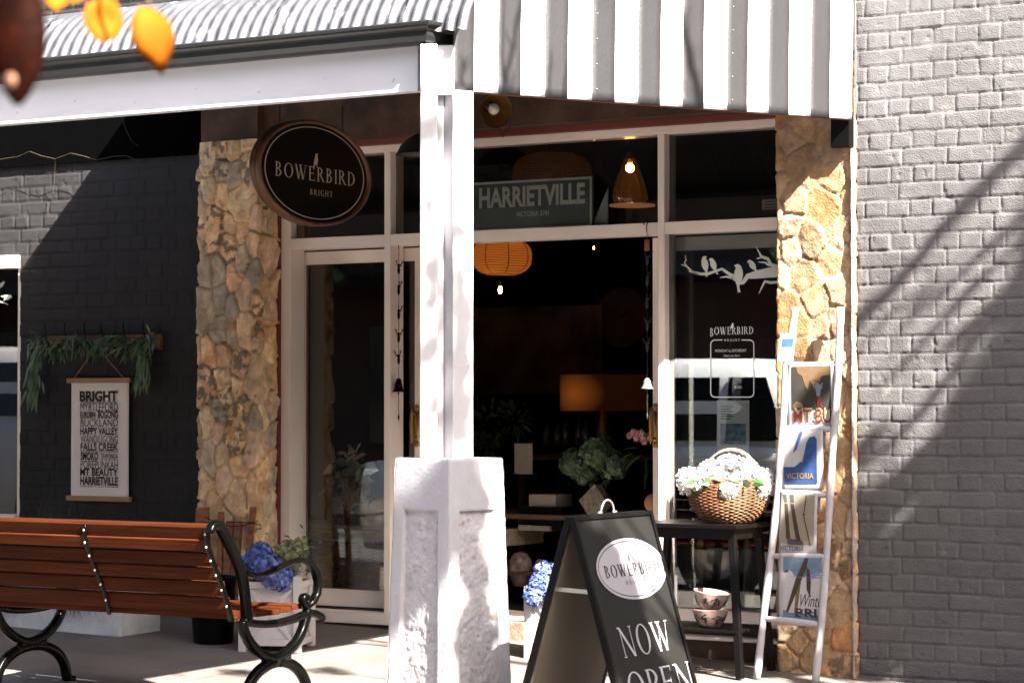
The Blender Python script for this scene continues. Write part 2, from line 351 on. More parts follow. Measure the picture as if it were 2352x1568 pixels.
# numpy noise
def vnoise(X, Z, cell, seed, oct=1):
    out = np.zeros_like(X); amp = 1.0; tot = 0
    for k in range(oct):
        rs = np.random.RandomState(seed + 31 * k); x = X / cell + 500; z = Z / cell + 500
        xi = np.floor(x).astype(int); zi = np.floor(z).astype(int); fx = x - xi; fz = z - zi
        fx = fx * fx * (3 - 2 * fx); fz = fz * fz * (3 - 2 * fz); tab = rs.rand(256, 256)
        g = lambda a, b: tab[a % 256, b % 256]
        v = (g(xi, zi) * (1 - fx) + g(xi + 1, zi) * fx) * (1 - fz) + (g(xi, zi + 1) * (1 - fx) + g(xi + 1, zi + 1) * fx) * fz
        out += amp * (v - .5) * 2; tot += amp; amp *= .55; cell *= .5
    return out / tot
def grid(P, mask=None, flip=False, attr=None):      # P (nz,nx,3) -> G
    nz, nx, _ = P.shape; g = G(); g.v = [tuple(p) for p in P.reshape(-1, 3).tolist()]
    i, j = np.meshgrid(np.arange(nx - 1), np.arange(nz - 1)); a = j * nx + i
    F = np.stack([a, a + 1, a + nx + 1, a + nx], -1)
    if flip: F = F[..., ::-1]
    F = F.reshape(-1, 4)
    if mask is not None: F = F[mask[:-1, :-1].reshape(-1)]
    g.f = [tuple(f) for f in F.tolist()]
    if attr is not None: g.c = attr.reshape(-1, 3)
    return g
def sstep(a, b, x): t = np.clip((x - a) / (b - a), 0, 1); return t * t * (3 - 2 * t)
def brick_height(X, Z, seed, depth=.009, course=.086, z0=0.0):
    Xw = X + .006 * vnoise(X, Z, .35, seed, 2) + .002 * vnoise(X, Z, .05, seed + 9, 1)
    Zw = Z + .007 * vnoise(X, Z, .5, seed + 1, 2) + .0018 * vnoise(X, Z, .06, seed + 8, 1)
    r = np.floor((Zw - z0) / course).astype(int); fz = (Zw - z0) - r * course
    odd = (r % 2) == 0; L = np.where(odd, .24, .12); offx = np.where(odd, 0, .06) + np.random.RandomState(seed).rand(997)[r % 997] * .022
    bx = np.floor((Xw + offx) / L).astype(int); fx = (Xw + offx) - bx * L
    jx = np.random.RandomState(seed + 2).rand(1009)[(bx * 13 + r * 71) % 1009] * .004
    dx = np.minimum(fx, L - fx) - jx * .5; dz = np.minimum(fz, course - fz)
    d = np.minimum(dx * 1.15, dz)
    rs = np.random.RandomState(seed + 3); a = rs.randn(4099); k = (bx * 37 + r * 101) % 4099
    h = .0009 * a[k] + .0035 * a[(k * 7) % 4099] * (fx / L - .5) * .5 + .03 * a[(k * 3) % 4099] * (fz / course - .5) * .035
    s = sstep(.001, .0075, d + .0016 * vnoise(X, Z, .03, seed + 4, 2))
    h = h * s - depth * (1 - s)
    h += .0022 * vnoise(X, Z, .05, seed + 5, 4) + .0035 * vnoise(X, Z, .6, seed + 6, 2)
    pit = vnoise(X, Z, .028, seed + 7, 2); h -= .004 * sstep(.52, .75, pit)
    return h
def brick_wall(x0, x1, z0, z1, Y, res, seed, holes=(), depth=.009):
    nx = int((x1 - x0) / res) + 1; nz = int((z1 - z0) / res) + 1
    X, Z = np.meshgrid(np.linspace(x0, x1, nx), np.linspace(z0, z1, nz))
    h = brick_height(X, Z, seed, depth, z0=-.03)
    P = np.stack([X, Y - h, Z], -1); mask = np.ones_like(X, bool)
    for (a, b, c, d) in holes: mask &= ~((X > a) & (X < b) & (Z > c) & (Z < d))
    return grid(P, mask)
def stone_path(path, z0, z1, res, seed, palette, cs=.13, aspect=1.25, relief=1.0):
    # path: list of (x,y) corners, outward normal to the right of travel... built as one continuous skin
    seg = []; s = 0
    for a, b in zip(path[:-1], path[1:]):
        a, b = V((*a, 0)), V((*b, 0)); l = (b - a).length; seg.append((s, s + l, a, (b - a) / l)); s += l
    ns = int(s / res) + 1; nz = int((z1 - z0) / res) + 1
    S, Z = np.meshgrid(np.linspace(0, s, ns), np.linspace(z0, z1, nz))
    bx = np.zeros(ns); by = np.zeros(ns); nxn = np.zeros(ns); nyn = np.zeros(ns)
    for i, q in enumerate(np.linspace(0, s, ns)):
        for k, (a, b, o, d) in enumerate(seg):
            if q <= b + 1e-9:
                p = o + d * (q - a); bx[i], by[i] = p.x, p.y; nn = V((d.y, -d.x, 0))
                r = .035
                if k + 1 < len(seg) and b - q < r:
                    n2 = V((seg[k + 1][3].y, -seg[k + 1][3].x, 0)); nn = (nn * (.5 + .5 * (b - q) / r) + n2 * (.5 - .5 * (b - q) / r)).normalized()
                if k > 0 and q - a < r:
                    n2 = V((seg[k - 1][3].y, -seg[k - 1][3].x, 0)); nn = (nn * (.5 + .5 * (q - a) / r) + n2 * (.5 - .5 * (q - a) / r)).normalized()
                nxn[i], nyn[i] = nn.x, nn.y; break
    rs = np.random.RandomState(seed)
    pts = []
    tries = 0
    while tries < 4000:
        tries += 1; p = np.array([rs.rand() * s, z0 + rs.rand() * (z1 - z0)]); rad = cs * (.45 + 1.15 * rs.rand() ** 1.6)
        if all(math.hypot((p[0] - q[0]), (p[1] - q[1]) / aspect) > (rad + q[2]) * .5 for q in pts): pts.append((p[0], p[1], rad))
    pts = np.array(pts)
    Sw = S + .018 * vnoise(S, Z, .09, seed + 1, 3); Zw = Z + .022 * vnoise(S, Z, .10, seed + 2, 3)
    D = np.sqrt((Sw[..., None] - pts[:, 0]) ** 2 + ((Zw[..., None] - pts[:, 1]) / aspect) ** 2) - pts[:, 2] * .30
    idx = np.argsort(D, -1)[..., :2]; d1 = np.take_along_axis(D, idx[..., :1], -1)[..., 0]; d2 = np.take_along_axis(D, idx[..., 1:], -1)[..., 0]
    e = d2 - d1; i0 = idx[..., 0]; n = len(pts)
    tx = rs.randn(n) * .10; tz = rs.randn(n) * .08; hh = rs.rand(n) * .022
    s_ = sstep(.003, .014, e + .004 * vnoise(S, Z, .03, seed + 5, 2))
    h = s_ * (.007 + hh[i0] * .6 + tx[i0] * (S - pts[i0, 0]) + tz[i0] * (Z - pts[i0, 1]) + .006 * vnoise(S, Z, .12, seed + 3, 4) + .009 * np.abs(vnoise(S, Z, .07, seed + 14, 5)))
    h = h + .0015 * vnoise(S, Z, .02, seed + 4, 2)
    # cleaved facets
    f = vnoise(S + .3 * hh[i0] * 10, Z, .07, seed + 6, 1); h += s_ * .006 * (f > .25)
    h = h * relief
    X = bx[None, :] + nxn[None, :] * h; Y = by[None, :] + nyn[None, :] * h
    P = np.stack([X, Y, Z], -1)
    pal = np.array(palette[0]); pc = pal[rs.randint(0, len(pal), n)] * (0.82 + .36 * rs.rand(n))[:, None]
    cc = pc[i0]; v = vnoise(S, Z * .6, .04, seed + 7, 5)[..., None]; cc = cc * (1 + .55 * v)
    st = sstep(.1, .5, vnoise(S, Z, .09, seed + 8, 4))[..., None] * (rs.rand(n)[i0] > .5)[..., None]
    cc = cc * (1 - .55 * st) + np.array(palette[2]) * .55 * st
    sp = (rs.rand(n)[i0] > .82)[..., None] * sstep(.0, .12, vnoise(S, Z, .035, seed + 12, 3))[..., None]
    cc = cc * (1 - .8 * sp) + np.array(palette[3]) * .8 * sp
    mort = np.array(palette[1]) * (1 + .2 * vnoise(S, Z, .03, seed + 9, 2)[..., None]); k = sstep(.0, .009, e)[..., None]
    cc = mort * (1 - k) + cc * k
    return grid(P, None, False, np.clip(cc, 0, 1))

def petals(g, c, r, n, sz, sc=(1, 1, 1), seed=0, full=False, core=True):
    rs = random.Random(seed); c = V(c)
    if not isinstance(g.c, list): g.c = []
    if core: k_ = len(g.v); g.sph(c, r * .86, 10, 7, sc); g.c += [(.62, .62, .64)] * (len(g.v) - k_)
    for i in range(n):
        z = rs.uniform(-.45 if not full else -1, 1); a = rs.uniform(0, 2 * pi); q = math.sqrt(max(0, 1 - z * z))
        d = V((q * math.cos(a), q * math.sin(a), z)); rr = r * rs.uniform(.82, 1.12)
        p = c + V((d.x * sc[0], d.y * sc[1], d.z * sc[2])) * rr
        if not isinstance(g.c, list): g.c = []
        tint = rs.uniform(.55, 1.15); g.c += [(tint * rs.uniform(.9, 1.1), tint, tint * rs.uniform(.92, 1.08))] * 20
        nrm = (d + V((rs.uniform(-.5, .5), rs.uniform(-.5, .5), rs.uniform(-.4, .4)))).normalized()
        e1 = nrm.cross(V((.3, .2, 1))).normalized(); e2 = nrm.cross(e1); k0 = rs.uniform(0, pi); s = sz * rs.uniform(.75, 1.25)
        for k in range(4):
            b = k0 + k * pi / 2; u = e1 * math.cos(b) + e2 * math.sin(b); v = e2 * math.cos(b) - e1 * math.sin(b)
            g.add([p, p + u * s * .5 - v * s * .36 + nrm * s * .10, p + u * s * .92 - v * s * .2 + nrm * s * .22, p + u * s * .98 + v * s * .16 + nrm * s * .16, p + u * s * .5 + v * s * .38 + nrm * s * .04],
                  [(0, 1, 2, 3, 4)])
def leafblade(g, p, d, ln, wd, side=None, droop=0.25, nseg=4):
    p, d = V(p), V(d).normalized(); s = (side or d.cross(V((0, 0, 1)))); s = V(s)
    if s.length < 1e-4: s = V((1, 0, 0))
    s.normalize(); up = s.cross(d); vs = []; fs = []
    prof = [.06, .8, 1.0, .62, .04] if nseg == 4 else [.1, 1, .1]
    for i in range(nseg + 1):
        t = i / nseg; c = p + d * (ln * t) + V((0, 0, -1)) * (ln * droop * t * t); w_ = wd * prof[i] / 2
        vs += [c - s * w_ + up * w_ * .25, c, c + s * w_ + up * w_ * .25]
        if i:
            b = 3 * (i - 1); fs += [(b, b + 3, b + 4, b + 1), (b + 1, b + 4, b + 5, b + 2)]
    g.add(vs, fs)
def spray(g, c, rad, n, ln, wd, seed, up=.3, sc=(1, 1, 1), down=False):
    rs = random.Random(seed); c = V(c)
    for i in range(n):
        d = V((rs.gauss(0, 1), rs.gauss(0, 1), rs.gauss(0, 1))).normalized()
        if down: d.z = -abs(d.z) - .4
        else: d.z += up
        p = c + V((d.x * sc[0], d.y * sc[1], d.z * sc[2])) * rad * rs.uniform(.3, 1)
        leafblade(g, p, d, ln * rs.uniform(.7, 1.3), wd * rs.uniform(.7, 1.2), V((rs.gauss(0, 1), rs.gauss(0, 1), rs.gauss(0, .4))), .3)
XD, YD, ZD = V((1, 0, 0)), V((0, 1, 0)), V((0, 0, 1))
NF = V((0, -1, 0))
# ================================================================== SETTING
g = G()
for (x0, x1, y0, y1, z) in [(-60, 60, -5.1, 30, 0)]:
    g.add([(x, y, gz(x, y)) for y in (y0, 0, y1) for x in (x0, x1)], [(0, 1, 3, 2), (2, 3, 5, 4)])
g.add([(x, -5.1, gz(x, -5.1) - d) for d in (0, .14) for x in (-60, 60)], [(0, 1, 3, 2)][::1])
tag(g.build('pavement', M['ground']), kind='structure')
g = G(); g.add([(x, y, gz(x) - .295) for y in (-90, -5.0) for x in (-90, 90)], [(0, 1, 3, 2)])
tag(g.build('road', M['asphalt']), kind='structure')
g = G(); g.add([(x, y, gz(x) - .17) for y in (-40, -11.0) for x in (-60, 60)], [(0, 1, 3, 2)])
g.add([(x, -11.0, gz(x) - d) for d in (.17, .31) for x in (-60, 60)], [(1, 0, 2, 3)])
tag(g.build('far_pavement', M['ground']), kind='structure')
# saw-cut joints in the pavement
g = G()
for y in (-1.55, -3.1): g.add([(x, y + d, gz(x, y + d) + .004) for d in (0, .006) for x in (-9, 6)], [(0, 1, 3, 2)])
for x in (-6.3, -4.4, -2.5, -.6, 1.3, 3.2): g.add([(x + d, y, gz(x, y) + .005) for y in (-5.0, -.1) for d in (0, .006)], [(0, 1, 3, 2)])
tag(g.build('pavement_joints', mk('joint_grit', (.12, .10, .08), .9)), kind='structure')

# ------------------------------------------------------------------ walls
PXL0 = aY(460, 800, -.2).x; PXL1 = aY(590, 800, -.2).x; PXR0 = aY(1787, 900, -.2).x; PXR1 = aY(1962, 900, -.2).x
zlw0 = 0.62; XW = aY(41, 800, -.12).x
t = thing('grey_brick_wall', 'pale grey painted brick wall with branch shadows, to the right of the cream stone pier', 'brick wall', (PXR1, -.2, 0))
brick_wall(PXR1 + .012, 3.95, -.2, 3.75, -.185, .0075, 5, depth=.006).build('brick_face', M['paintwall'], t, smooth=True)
G().box(PXR1 + .0, 9, -.165, .1, -.4, 5.2).build('wall_core', M['paintwall'], t)
G().box(PXR1 - .07, PXR1 + .012, -.196, -.1, 2.86, 5.2).build('wall_return', M['paintwall'], t)
g = G()                                                   # ragged mortar edge beside the stones
pts = []
for i in range(121):
    z = -.12 + i * .0245; w_ = .009 + .006 * random.random() + .004 * math.sin(i * .7)
    pts.append((PXR1 - w_ * .9, PXR1 + w_ * .7, z))
for i, (a, b, z) in enumerate(pts):
    g.v += [(a, -.212, z), ((a + b) / 2, -.226 - .006 * random.random(), z), (b, -.200, z)]
    if i: k = 3 * (i - 1); g.f += [(k, k + 1, k + 4, k + 3), (k + 1, k + 2, k + 5, k + 4)]
g.build('mortar_strip', mk('pale_mortar', (.26, .215, .18), .85, .1, 20, .8, 60), t, smooth=True)

t = thing('charcoal_brick_wall', 'charcoal painted brick wall behind the bench, with the linen scroll on it', 'brick wall', (PXL0 - 1, -.12, 0))
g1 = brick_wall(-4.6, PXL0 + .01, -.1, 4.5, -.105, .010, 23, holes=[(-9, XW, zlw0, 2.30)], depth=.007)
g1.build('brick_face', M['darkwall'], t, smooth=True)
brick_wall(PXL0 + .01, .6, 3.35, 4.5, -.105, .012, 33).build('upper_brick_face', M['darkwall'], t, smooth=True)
g = G(); g.box(-12, -4.6, -.12, .12, -.4, 4.5); g.box(-4.6, XW, -.09, .12, 2.30, 4.5); g.box(-4.6, XW, -.09, .12, -.4, zlw0)
g.box(XW + .002, PXL0, -.088, .12, -.4, 4.5); g.box(PXL0, PXR1 + .05, -.088, .12, 3.2, 4.5)
g.build('wall_core', M['darkwall'], t)

PALL = ([(.88, .58, .34), (.74, .50, .29), (.66, .53, .38), (.46, .41, .32), (.90, .64, .46), (.82, .62, .40), (.86, .60, .36), (.74, .57, .38)], (.58, .39, .22), (.60, .24, .06), (.12, .10, .08))
PALR = ([(.40, .27, .16), (.46, .33, .22), (.40, .26, .14), (.42, .29, .19), (.36, .24, .14), (.38, .19, .08)], (.36, .25, .16), (.30, .12, .03), (.12, .07, .04))
t = thing('stone_pier', 'brown and ochre crazy stone pier in shade, left of the glass door', 'stone pier', (PXL0, -.2, 0))
stone_path([(PXL0, -.09), (PXL0, -.2), (PXL1, -.2), (PXL1, -.005)], -.1, 2.92, .0085, 41, PALL, aspect=1.5, relief=1.0).build('stonework', M['stone'], t, smooth=True)
G().box(PXL0 + .03, PXL1 - .03, -.17, .1, -.3, 2.9).build('core', M['bulk'], t)
t = thing('stone_pier', 'cream crazy stone pier in full sun behind the white ladder', 'stone pier', (PXR0, -.2, 0))
stone_path([(PXR0, .05), (PXR0, -.2), (PXR1, -.2), (PXR1, -.16)], -.15, 3.1, .0085, 77, PALR, cs=.17, aspect=1.15, relief=.5).build('stonework', M['stone'], t, smooth=True)
G().box(PXR0 + .03, PXR1 - .02, -.17, .1, -.3, 3.4).build('core', M['bulk'], t)
c = aY(1923, 316, -.30)
g = G(); g.box(c.x - .05, c.x + .055, -.27, -.21, c.z - .045, 3.15); g.build('bracket_block', M['black'], t, bevel=.004)
g = G(); q = [aY(1862, 322, -.25), aY(1866, 340, -.26), aY(1874, 352, -.255), aY(1885, 357, -.25), aY(1897, 350, -.24)]
tag(g.tube(q, .0022, 5).build('cable', M['wh'], None, True), 'short white cable looping out of the top of the cream stone pier', 'cable')
g = G(); g.box(PXL0 - .0, PXR0 + .0, -.14, .06, 2.895, 3.19); g.box(PXL0, PXL1, -.20, -.142, 2.90, 3.19)
t = thing('shopfront_lintel', 'dark brown stained band above the shop window frames', 'lintel', (0, -.1, 2.9))
g.build('band', M['bulk'], t)
G().box(PXL1 + .01, PXR0, -.045, .05, 2.858, 2.893).build('red_trim', M['red'], t)

# ------------------------------------------------------------------ shopfront
t = thing('shopfront', 'cream framed glazed shopfront with transom lights and sliding doors between the stone piers', 'shopfront', (0, 0, 0))
X = lambda px: aY(px, 800, 0).x
xl0, xl1 = X(645), X(667); xm0, xm1 = X(882), X(896); xr0, xr1 = X(1511), X(1526.5); xe = PXR0
zb, zs, zt0, zt1, zh0, zh1 = .068, .135, 2.27, 2.335, 2.815, 2.858
D_ = .14
def bx(name, m, a, b, c, d, e, f, par=None, bev=.003): return G().box(a, b, c, d, e, f).build(name, m, par or t, bevel=bev)
G().box(X(633), xl0 - .001, -.02, .05, -.05, 2.857).build('red_jamb', M['red'], t)
bx('jamb', M['white'], xl0, xl1, 0, D_, zb, zh1 - .001)
bx('mullion', M['white'], xm0, xm1, 0, D_, zb, zh0 - .001)
bx('mullion', M['white'], xr0, xr1, 0, D_, .085, zh0 - .001)
bx('head', M['white'], xl1 + .0005, xe + .02, .0, D_, zh0, zh1)
for a, b in ((xl1, xm0), (xm1, xr0), (xr1, xe + .02)): bx('transom', M['white'], a + .0005, b - .0005, 0.001, D_ - .001, zt0, zt1)
bx('sill', M['white'], xl1 + .0005, xm0 - .0005, .001, D_ - .001, zb, zs)
bx('sill', M['white'], xr1 + .0005, xe + .02, .001, D_ - .001, .175, .245)
bx('sill', M['white'], xr1 + .0005, xe + .02, -.012, D_ - .001, .085, .102)
G().box(xm1, xr0, .02, .45, -.1, .132).build('threshold', mk('worn_step', (.20, .14, .10), .85, .3, 14, .8, 30), t, bevel=.01)
bx('door_track', M['white'], xm1 + .001, xr0 - .001, .02, .10, .133, .150)
G().box(xr1 - .02, xe + .02, .012, .2, -.2, .083).build('plinth', mk('brown_plinth', (.07, .040, .024), .85, .25, 7, .5, 30), t)
G().box(PXL1 - .02, xm1, .02, .3, -.2, zb - .001).build('plinth', MATS['brown_plinth'], t)
def pane(par, m, a, b, y, c, d, name='pane'): return G().box(a, b, y, y + .005, c, d).build(name, m, par)
pane(t, M['glass'], xl1 + .001, xm0 - .001, .06, zt1 + .001, zh0 - .001)
pane(t, M['glass'], xm1 + .001, xr0 - .001, .06, zt1 + .001, zh0 - .001)
pane(t, M['glass'], xr1 + .001, xe + .02, .06, zt1 + .001, zh0 - .001)
pane(t, M['glassr'], xr1 + .001, xe + .02, .055, .246, zt0 - .001)
# sliding door leaves on a track behind the frame
def leaf(label, a, b, y, hx, yh, stile=.06):
    d = G(); z0, z1 = .150, 2.262
    d.box(a, a + stile, y, y + .04, z0, z1); d.box(b - stile, b, y, y + .04, z0, z1)
    d.box(a + stile, b - stile, y + .0005, y + .0395, z0, z0 + .10); d.box(a + stile, b - stile, y + .0005, y + .0395, z1 - .075, z1)
    o = d.build('sliding_door', M['white'], t); o['label'] = label
    G().box(a + stile, b - stile, y + .018, y + .023, z0 + .1, z1 - .075).build('door_pane', M['glassd'], o)
    h = G(); zc = yh; h.box(hx - .018, hx + .018, y - .006, y - .0005, zc - .105, zc + .105)
    h.lathe([(.001, 0), (.018, 0), (.018, .006), (.001, .006)], (hx, y - .0062, zc + .105), 14, (0, 1, 0)); h.lathe([(.001, 0), (.018, 0), (.018, .006), (.001, .006)], (hx, y - .0062, zc - .105), 14, (0, 1, 0))
    h.tube([(hx, y - .004, zc + .07), (hx - .004, y - .05, zc + .07)], .006, 8); h.tube([(hx, y - .004, zc - .07), (hx - .004, y - .05, zc - .07)], .006, 8)
    h.tube([(hx - .004, y - .05, zc + .10), (hx - .004, y - .05, zc + .07), (hx - .004, y - .052, zc), (hx - .004, y - .05, zc - .07), (hx - .004, y - .05, zc - .10)], [.004, .009, .011, .009, .004], 10)
    h.build('handle', M['brass'], o, True)
    return o
YD_ = D_ + .012
p = aY(969, 800, YD_).x; q_ = aY(684, 800, YD_).x
leaf('sliding leaf on the left, brass pull on its right stile', q_, p, YD_, aY(958, 800, YD_).x, 1.33 + (935 - 978) / 398, .05)
pr = aY(1499.5, 800, YD_).x
leaf('sliding leaf on the right, parked behind the display window', pr, pr + (p - q_), YD_, aY(1506, 800, YD_).x, 1.33 + (935 - 978) / 424, .045)

# ------------------------------------------------------------------ shop room behind
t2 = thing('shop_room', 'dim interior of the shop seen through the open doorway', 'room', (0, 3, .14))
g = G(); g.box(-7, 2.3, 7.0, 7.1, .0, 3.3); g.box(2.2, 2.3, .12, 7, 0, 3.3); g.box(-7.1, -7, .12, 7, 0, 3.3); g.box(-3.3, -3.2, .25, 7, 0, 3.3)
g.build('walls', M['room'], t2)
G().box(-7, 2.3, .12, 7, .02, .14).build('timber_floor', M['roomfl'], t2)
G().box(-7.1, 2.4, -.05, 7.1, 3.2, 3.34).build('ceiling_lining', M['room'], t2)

# ------------------------------------------------------------------ verandah
PP = V((1.81, -3.49, 0)); WW = V((aY(1957, 282, -.28).x, -.28, 0)); ZA, ZW = 2.60, 2.79
ed = (WW - PP).normalized(); en = V((ed.y, -ed.x, 0)); elen = (WW - PP).length
t = thing('verandah', 'verandah with corrugated bullnose roof, charcoal gutter and white fascia over the bench', 'verandah', (1.8, -3.49, 0))
xfe = aY(966, 208, -3.49).x
G().box(-9, xfe, -3.51, -3.46, 2.607, 2.80).build('fascia', M['fascia'], t, bevel=.003)
g = G()                                                     # nail heads / patches
for i in range(9):
    g = G(); x = xfe - .12 - i * .34; g.lathe([(0.0001, .0), (.006, .0), (.008, .004)], (x, -3.5145, 2.66 + .03 * (i % 2)), 8, (0, 1, 0)); g.build('nail_head', M['fascia'], t, True)
xg = aY(972, 80, -3.512).x
def gutter(pts, name):        # ogee gutter profile swept along a polyline (profile: outward offset, height)
    prof = [(0, .002), (.045, 0), (.066, .010), (.074, .030), (.074, .048), (.086, .056), (.090, .066), (.102, .071), (.104, .082), (.096, .088), (.086, .082), (.084, .068), (.07, .06), (.06, .02), (.0, .012)]
    g = G(); n = len(prof)
    for i, (p, nn) in enumerate(pts):
        for o, h in prof: q = V(p) + V(nn) * o; g.v.append((q.x, q.y, 2.787 + h))
        if i:
            for k in range(n - 1): a = (i - 1) * n + k; g.f.append((a, a + n, a + n + 1, a + 1))
    g.f.append(tuple(range(n))); g.f.append(tuple(len(g.v) - 1 - k for k in range(n)))
    return g.build(name, M['gutter'], t)
c0 = V((xg, -3.512, 0)); mit = (NF + en).normalized(); mit = mit / mit.dot(NF)
gl_ = .125
gutter([((-9, -3.512, 0), NF), (c0, mit), (c0 + ed * gl_, en)], 'gutter')
# corrugated sheet, curved at the eave
def roof(x0, x1, y_back, name):
    pitch = .0585; amp = .0088; R = .40; prof = []
    y, z = -3.545, 2.835; a0, a1 = math.radians(76), math.radians(6); n = 16
    prof.append((y, z, a0)); ds = R * (a0 - a1) / n
    for i in range(n):
        a = a0 - (a0 - a1) * (i + .5) / n; y += ds * math.cos(a); z += ds * math.sin(a); prof.append((y, z, a0 - (a0 - a1) * (i + 1) / n))
    while y < y_back: y += .3; z += .3 * math.tan(a1); prof.append((min(y, y_back), z, a1))
    nx = int((x1 - x0) / pitch * 8) + 1; xs = np.linspace(x0, x1, nx); g = G(); m = len(prof)
    for i, (y, z, a) in enumerate(prof):
        for x in xs:
            k = int((x + 20) / .78); ph = (x + 20) / pitch * 2 * pi
            rs = math.sin(k * 12.9 + 1) * .004 * (1 if i < 6 else 0)
            dent = .004 * math.sin(x * 31 + i * 1.9) * math.sin(i * 2.3 + x * 7) if i < 10 else 0
            h = amp * math.cos(ph) + dent + rs
            g.v.append((x, y - h * math.sin(a), z + h * math.cos(a)))
    for i in range(m - 1):
        for j in range(nx - 1): a = i * nx + j; g.f.append((a, a + 1, a + nx + 1, a + nx))
    return g.build(name, M['zinc'], t, True)
xroof = aY(1098, 40, -3.45).x
roof(-2.42, xroof, -.10, 'corrugated_sheet'); roof(-9, -2.42, -1.2, 'corrugated_sheet')
# strap joints with ragged torn edges over the eave
g = G()
rsd = random.Random(5)
for x in (xroof - .30, xroof - .98, xroof - 1.68, xroof - 2.3):
    for side in (-1,):
        P0 = []
        for i in range(13):
            a = math.radians(76 - 4 * i); yy = -3.552 + .40 * (math.sin(math.radians(76)) - math.sin(a)); zz = 2.838 + .40 * (math.cos(a) - math.cos(math.radians(76)))
            P0.append((x + rsd.uniform(-.005, .005), yy - .014 * math.sin(a), zz + .014 * math.cos(a)))
        g = G(); g.tube(P0, [rsd.uniform(.001, .004) for _ in P0], 5); g.build('lap_edge', M['blackmat'], t)
G().box(-9, PXL0 - .004, -.128, -.09, 2.862, 3.4).build('shade_board', M['wallshade'], t)  # near-black strip on the wall, its colour stands in for deep verandah shade
# posts
FH0 = V((FW.x, FW.y, 0)).normalized()
ang = math.radians(56); vr = RT * math.cos(math.radians(34)) - V((FW.x, FW.y, 0)).normalized() * -math.sin(math.radians(34))
A1 = (RT * .83 + V((FW.x, FW.y, 0)).normalized() * .56).normalized(); A2 = V((-A1.y, A1.x, 0))
pc = aZ(1048, 935, 1.33); pc = CAM + ray(1049, 935) * (9.76 / 1.0); pc.z = 0
g = G(); g.obox(pc + V((0, 0, 1.86)), A1 * .049, A2 * .049, ZD * .745); g.build('corner_post', M['whitepost'], t, bevel=.004)
pl = CAM + ray(985, 935) * 9.70; pl.z = 0
g = G(); g.obox(pl + V((0, 0, 1.955)), RT * .0345, V((FW.x, FW.y, 0)).normalized() * .035, ZD * .83); g.build('side_post', M['whitepost'], t, bevel=.005)
pk = CAM + ray(1024, 935) * 9.73; pk.z = 0
g = G(); g.obox(pk + V((0, 0, 1.86)) - RT * .022 + FH0 * .03, RT * .012, FH0 * .02, ZD * .80); g.build('post_filler', M['whitepost'], t)
g = G(); g.obox(pk + V((0, 0, 2.685)), RT * .034, V((FW.x, FW.y, 0)).normalized() * .03, ZD * .10); g.build('end_fascia', M['whitepost'], t, bevel=.003)
# column base
bc = CAM + ray(1031.5, 935) * (9.76); bc.z = 0
C1 = (RT + V((FW.x, FW.y, 0)).normalized() * 1.04).normalized(); C2 = V((-C1.y, C1.x, 0)); ztop = 1.125; zbot = gz(1.8, -3.4) - .02
tb = thing('column_base', 'tapered white rendered pier base with sunken roughcast panels under the corner post', 'column base', (bc.x, bc.y, zbot))
def hw(z): return .1545 + (ztop - z) * .0262
for k, (ax, nn) in enumerate(((C1, -C2), (C2, C1), (-C1, C2), (-C2, -C1))):
    nu, nz = 86, 250; U, Z = np.meshgrid(np.linspace(-1, 1, nu), np.linspace(zbot, ztop, nz))
    H = .1545 + (ztop - Z) * .0262
    u = U * H; inn = (H * .62)
    prof = np.minimum(inn - np.abs(u), (ztop - .205) - Z); ins = sstep(-.002, .007, prof)
    rough = vnoise(u + k * 3, Z, .022, 60 + k, 4) * .0045 + vnoise(u + k, Z, .10, 70 + k, 2) * .004
    h = -.017 * ins + ins * rough + (1 - ins) * .0012 * vnoise(u, Z, .1, 80 + k, 3)
    edge = sstep(.012, 0, H - np.abs(u)); h -= edge * (.003 + .003 * vnoise(u + k, Z, .04, 90 + k, 2)); h -= .004 * sstep(.01, 0, ztop - Z)
    P = np.stack([bc.x + ax.x * u + nn.x * (H + h), bc.y + ax.y * u + nn.y * (H + h), Z], -1)
    g = grid(P); n0 = len(g.f); insf = ins[:-1, :-1].reshape(-1) > .5
    gp = G(); gp.v = g.v; gp.f = [f for f, q in zip(g.f, insf) if q]; gf = G(); gf.v = g.v; gf.f = [f for f, q in zip(g.f, insf) if not q]
    gf.build('rendered_face', M['column'], tb, True); gp.build('roughcast_panel', M['roughcast'], tb, True)
g = G(); h0 = .150
g.obox(bc + V((0, 0, ztop - .012)), C1 * h0, C2 * h0, ZD * .014); g.build('cap', M['column'], tb, bevel=.004)

# striped awning, hung along the splayed end
aw = thing('striped_awning', 'grey and white striped curved awning over the shop corner', 'awning', (PP.x, PP.y, ZA))
pe = [1037, 1088, 1144, 1196, 1252, 1304, 1360, 1413, 1466, 1517, 1569, 1617, 1671, 1717, 1766, 1813, 1863, 1907, 1957]
A0 = CAM + ray(1041, 935) * 9.70; A0.z = 0
ed2 = (WW - A0).normalized(); en2 = V((ed2.y, -ed2.x, 0)); el2 = (WW - A0).length
def on_edge(px):
    r = ray(px, 600); a, b = r.x, r.y; dx, dy = A0.x - CAM.x, A0.y - CAM.y
    det = a * (-ed2.y) + b * ed2.x
    return (a * dy - b * dx) * 1.0 / (ed2.x * b - ed2.y * a) * 1.0
ss = [max(0, on_edge(p)) for p in pe]; ss[0] = 0; ss[-1] = el2
def apt(s, zf):         # zf: height above the lower edge
    f = s / el2; zb_ = 2.603 + (ZW - 2.603) * f
    out = .006 * min(zf / .42, 1.2) ** 2 - .25 * max(0, zf - .6) ** 2
    lean = 0
    p = A0 + ed2 * (s + lean) + en2 * out; return V((p.x, p.y, zb_ + zf))
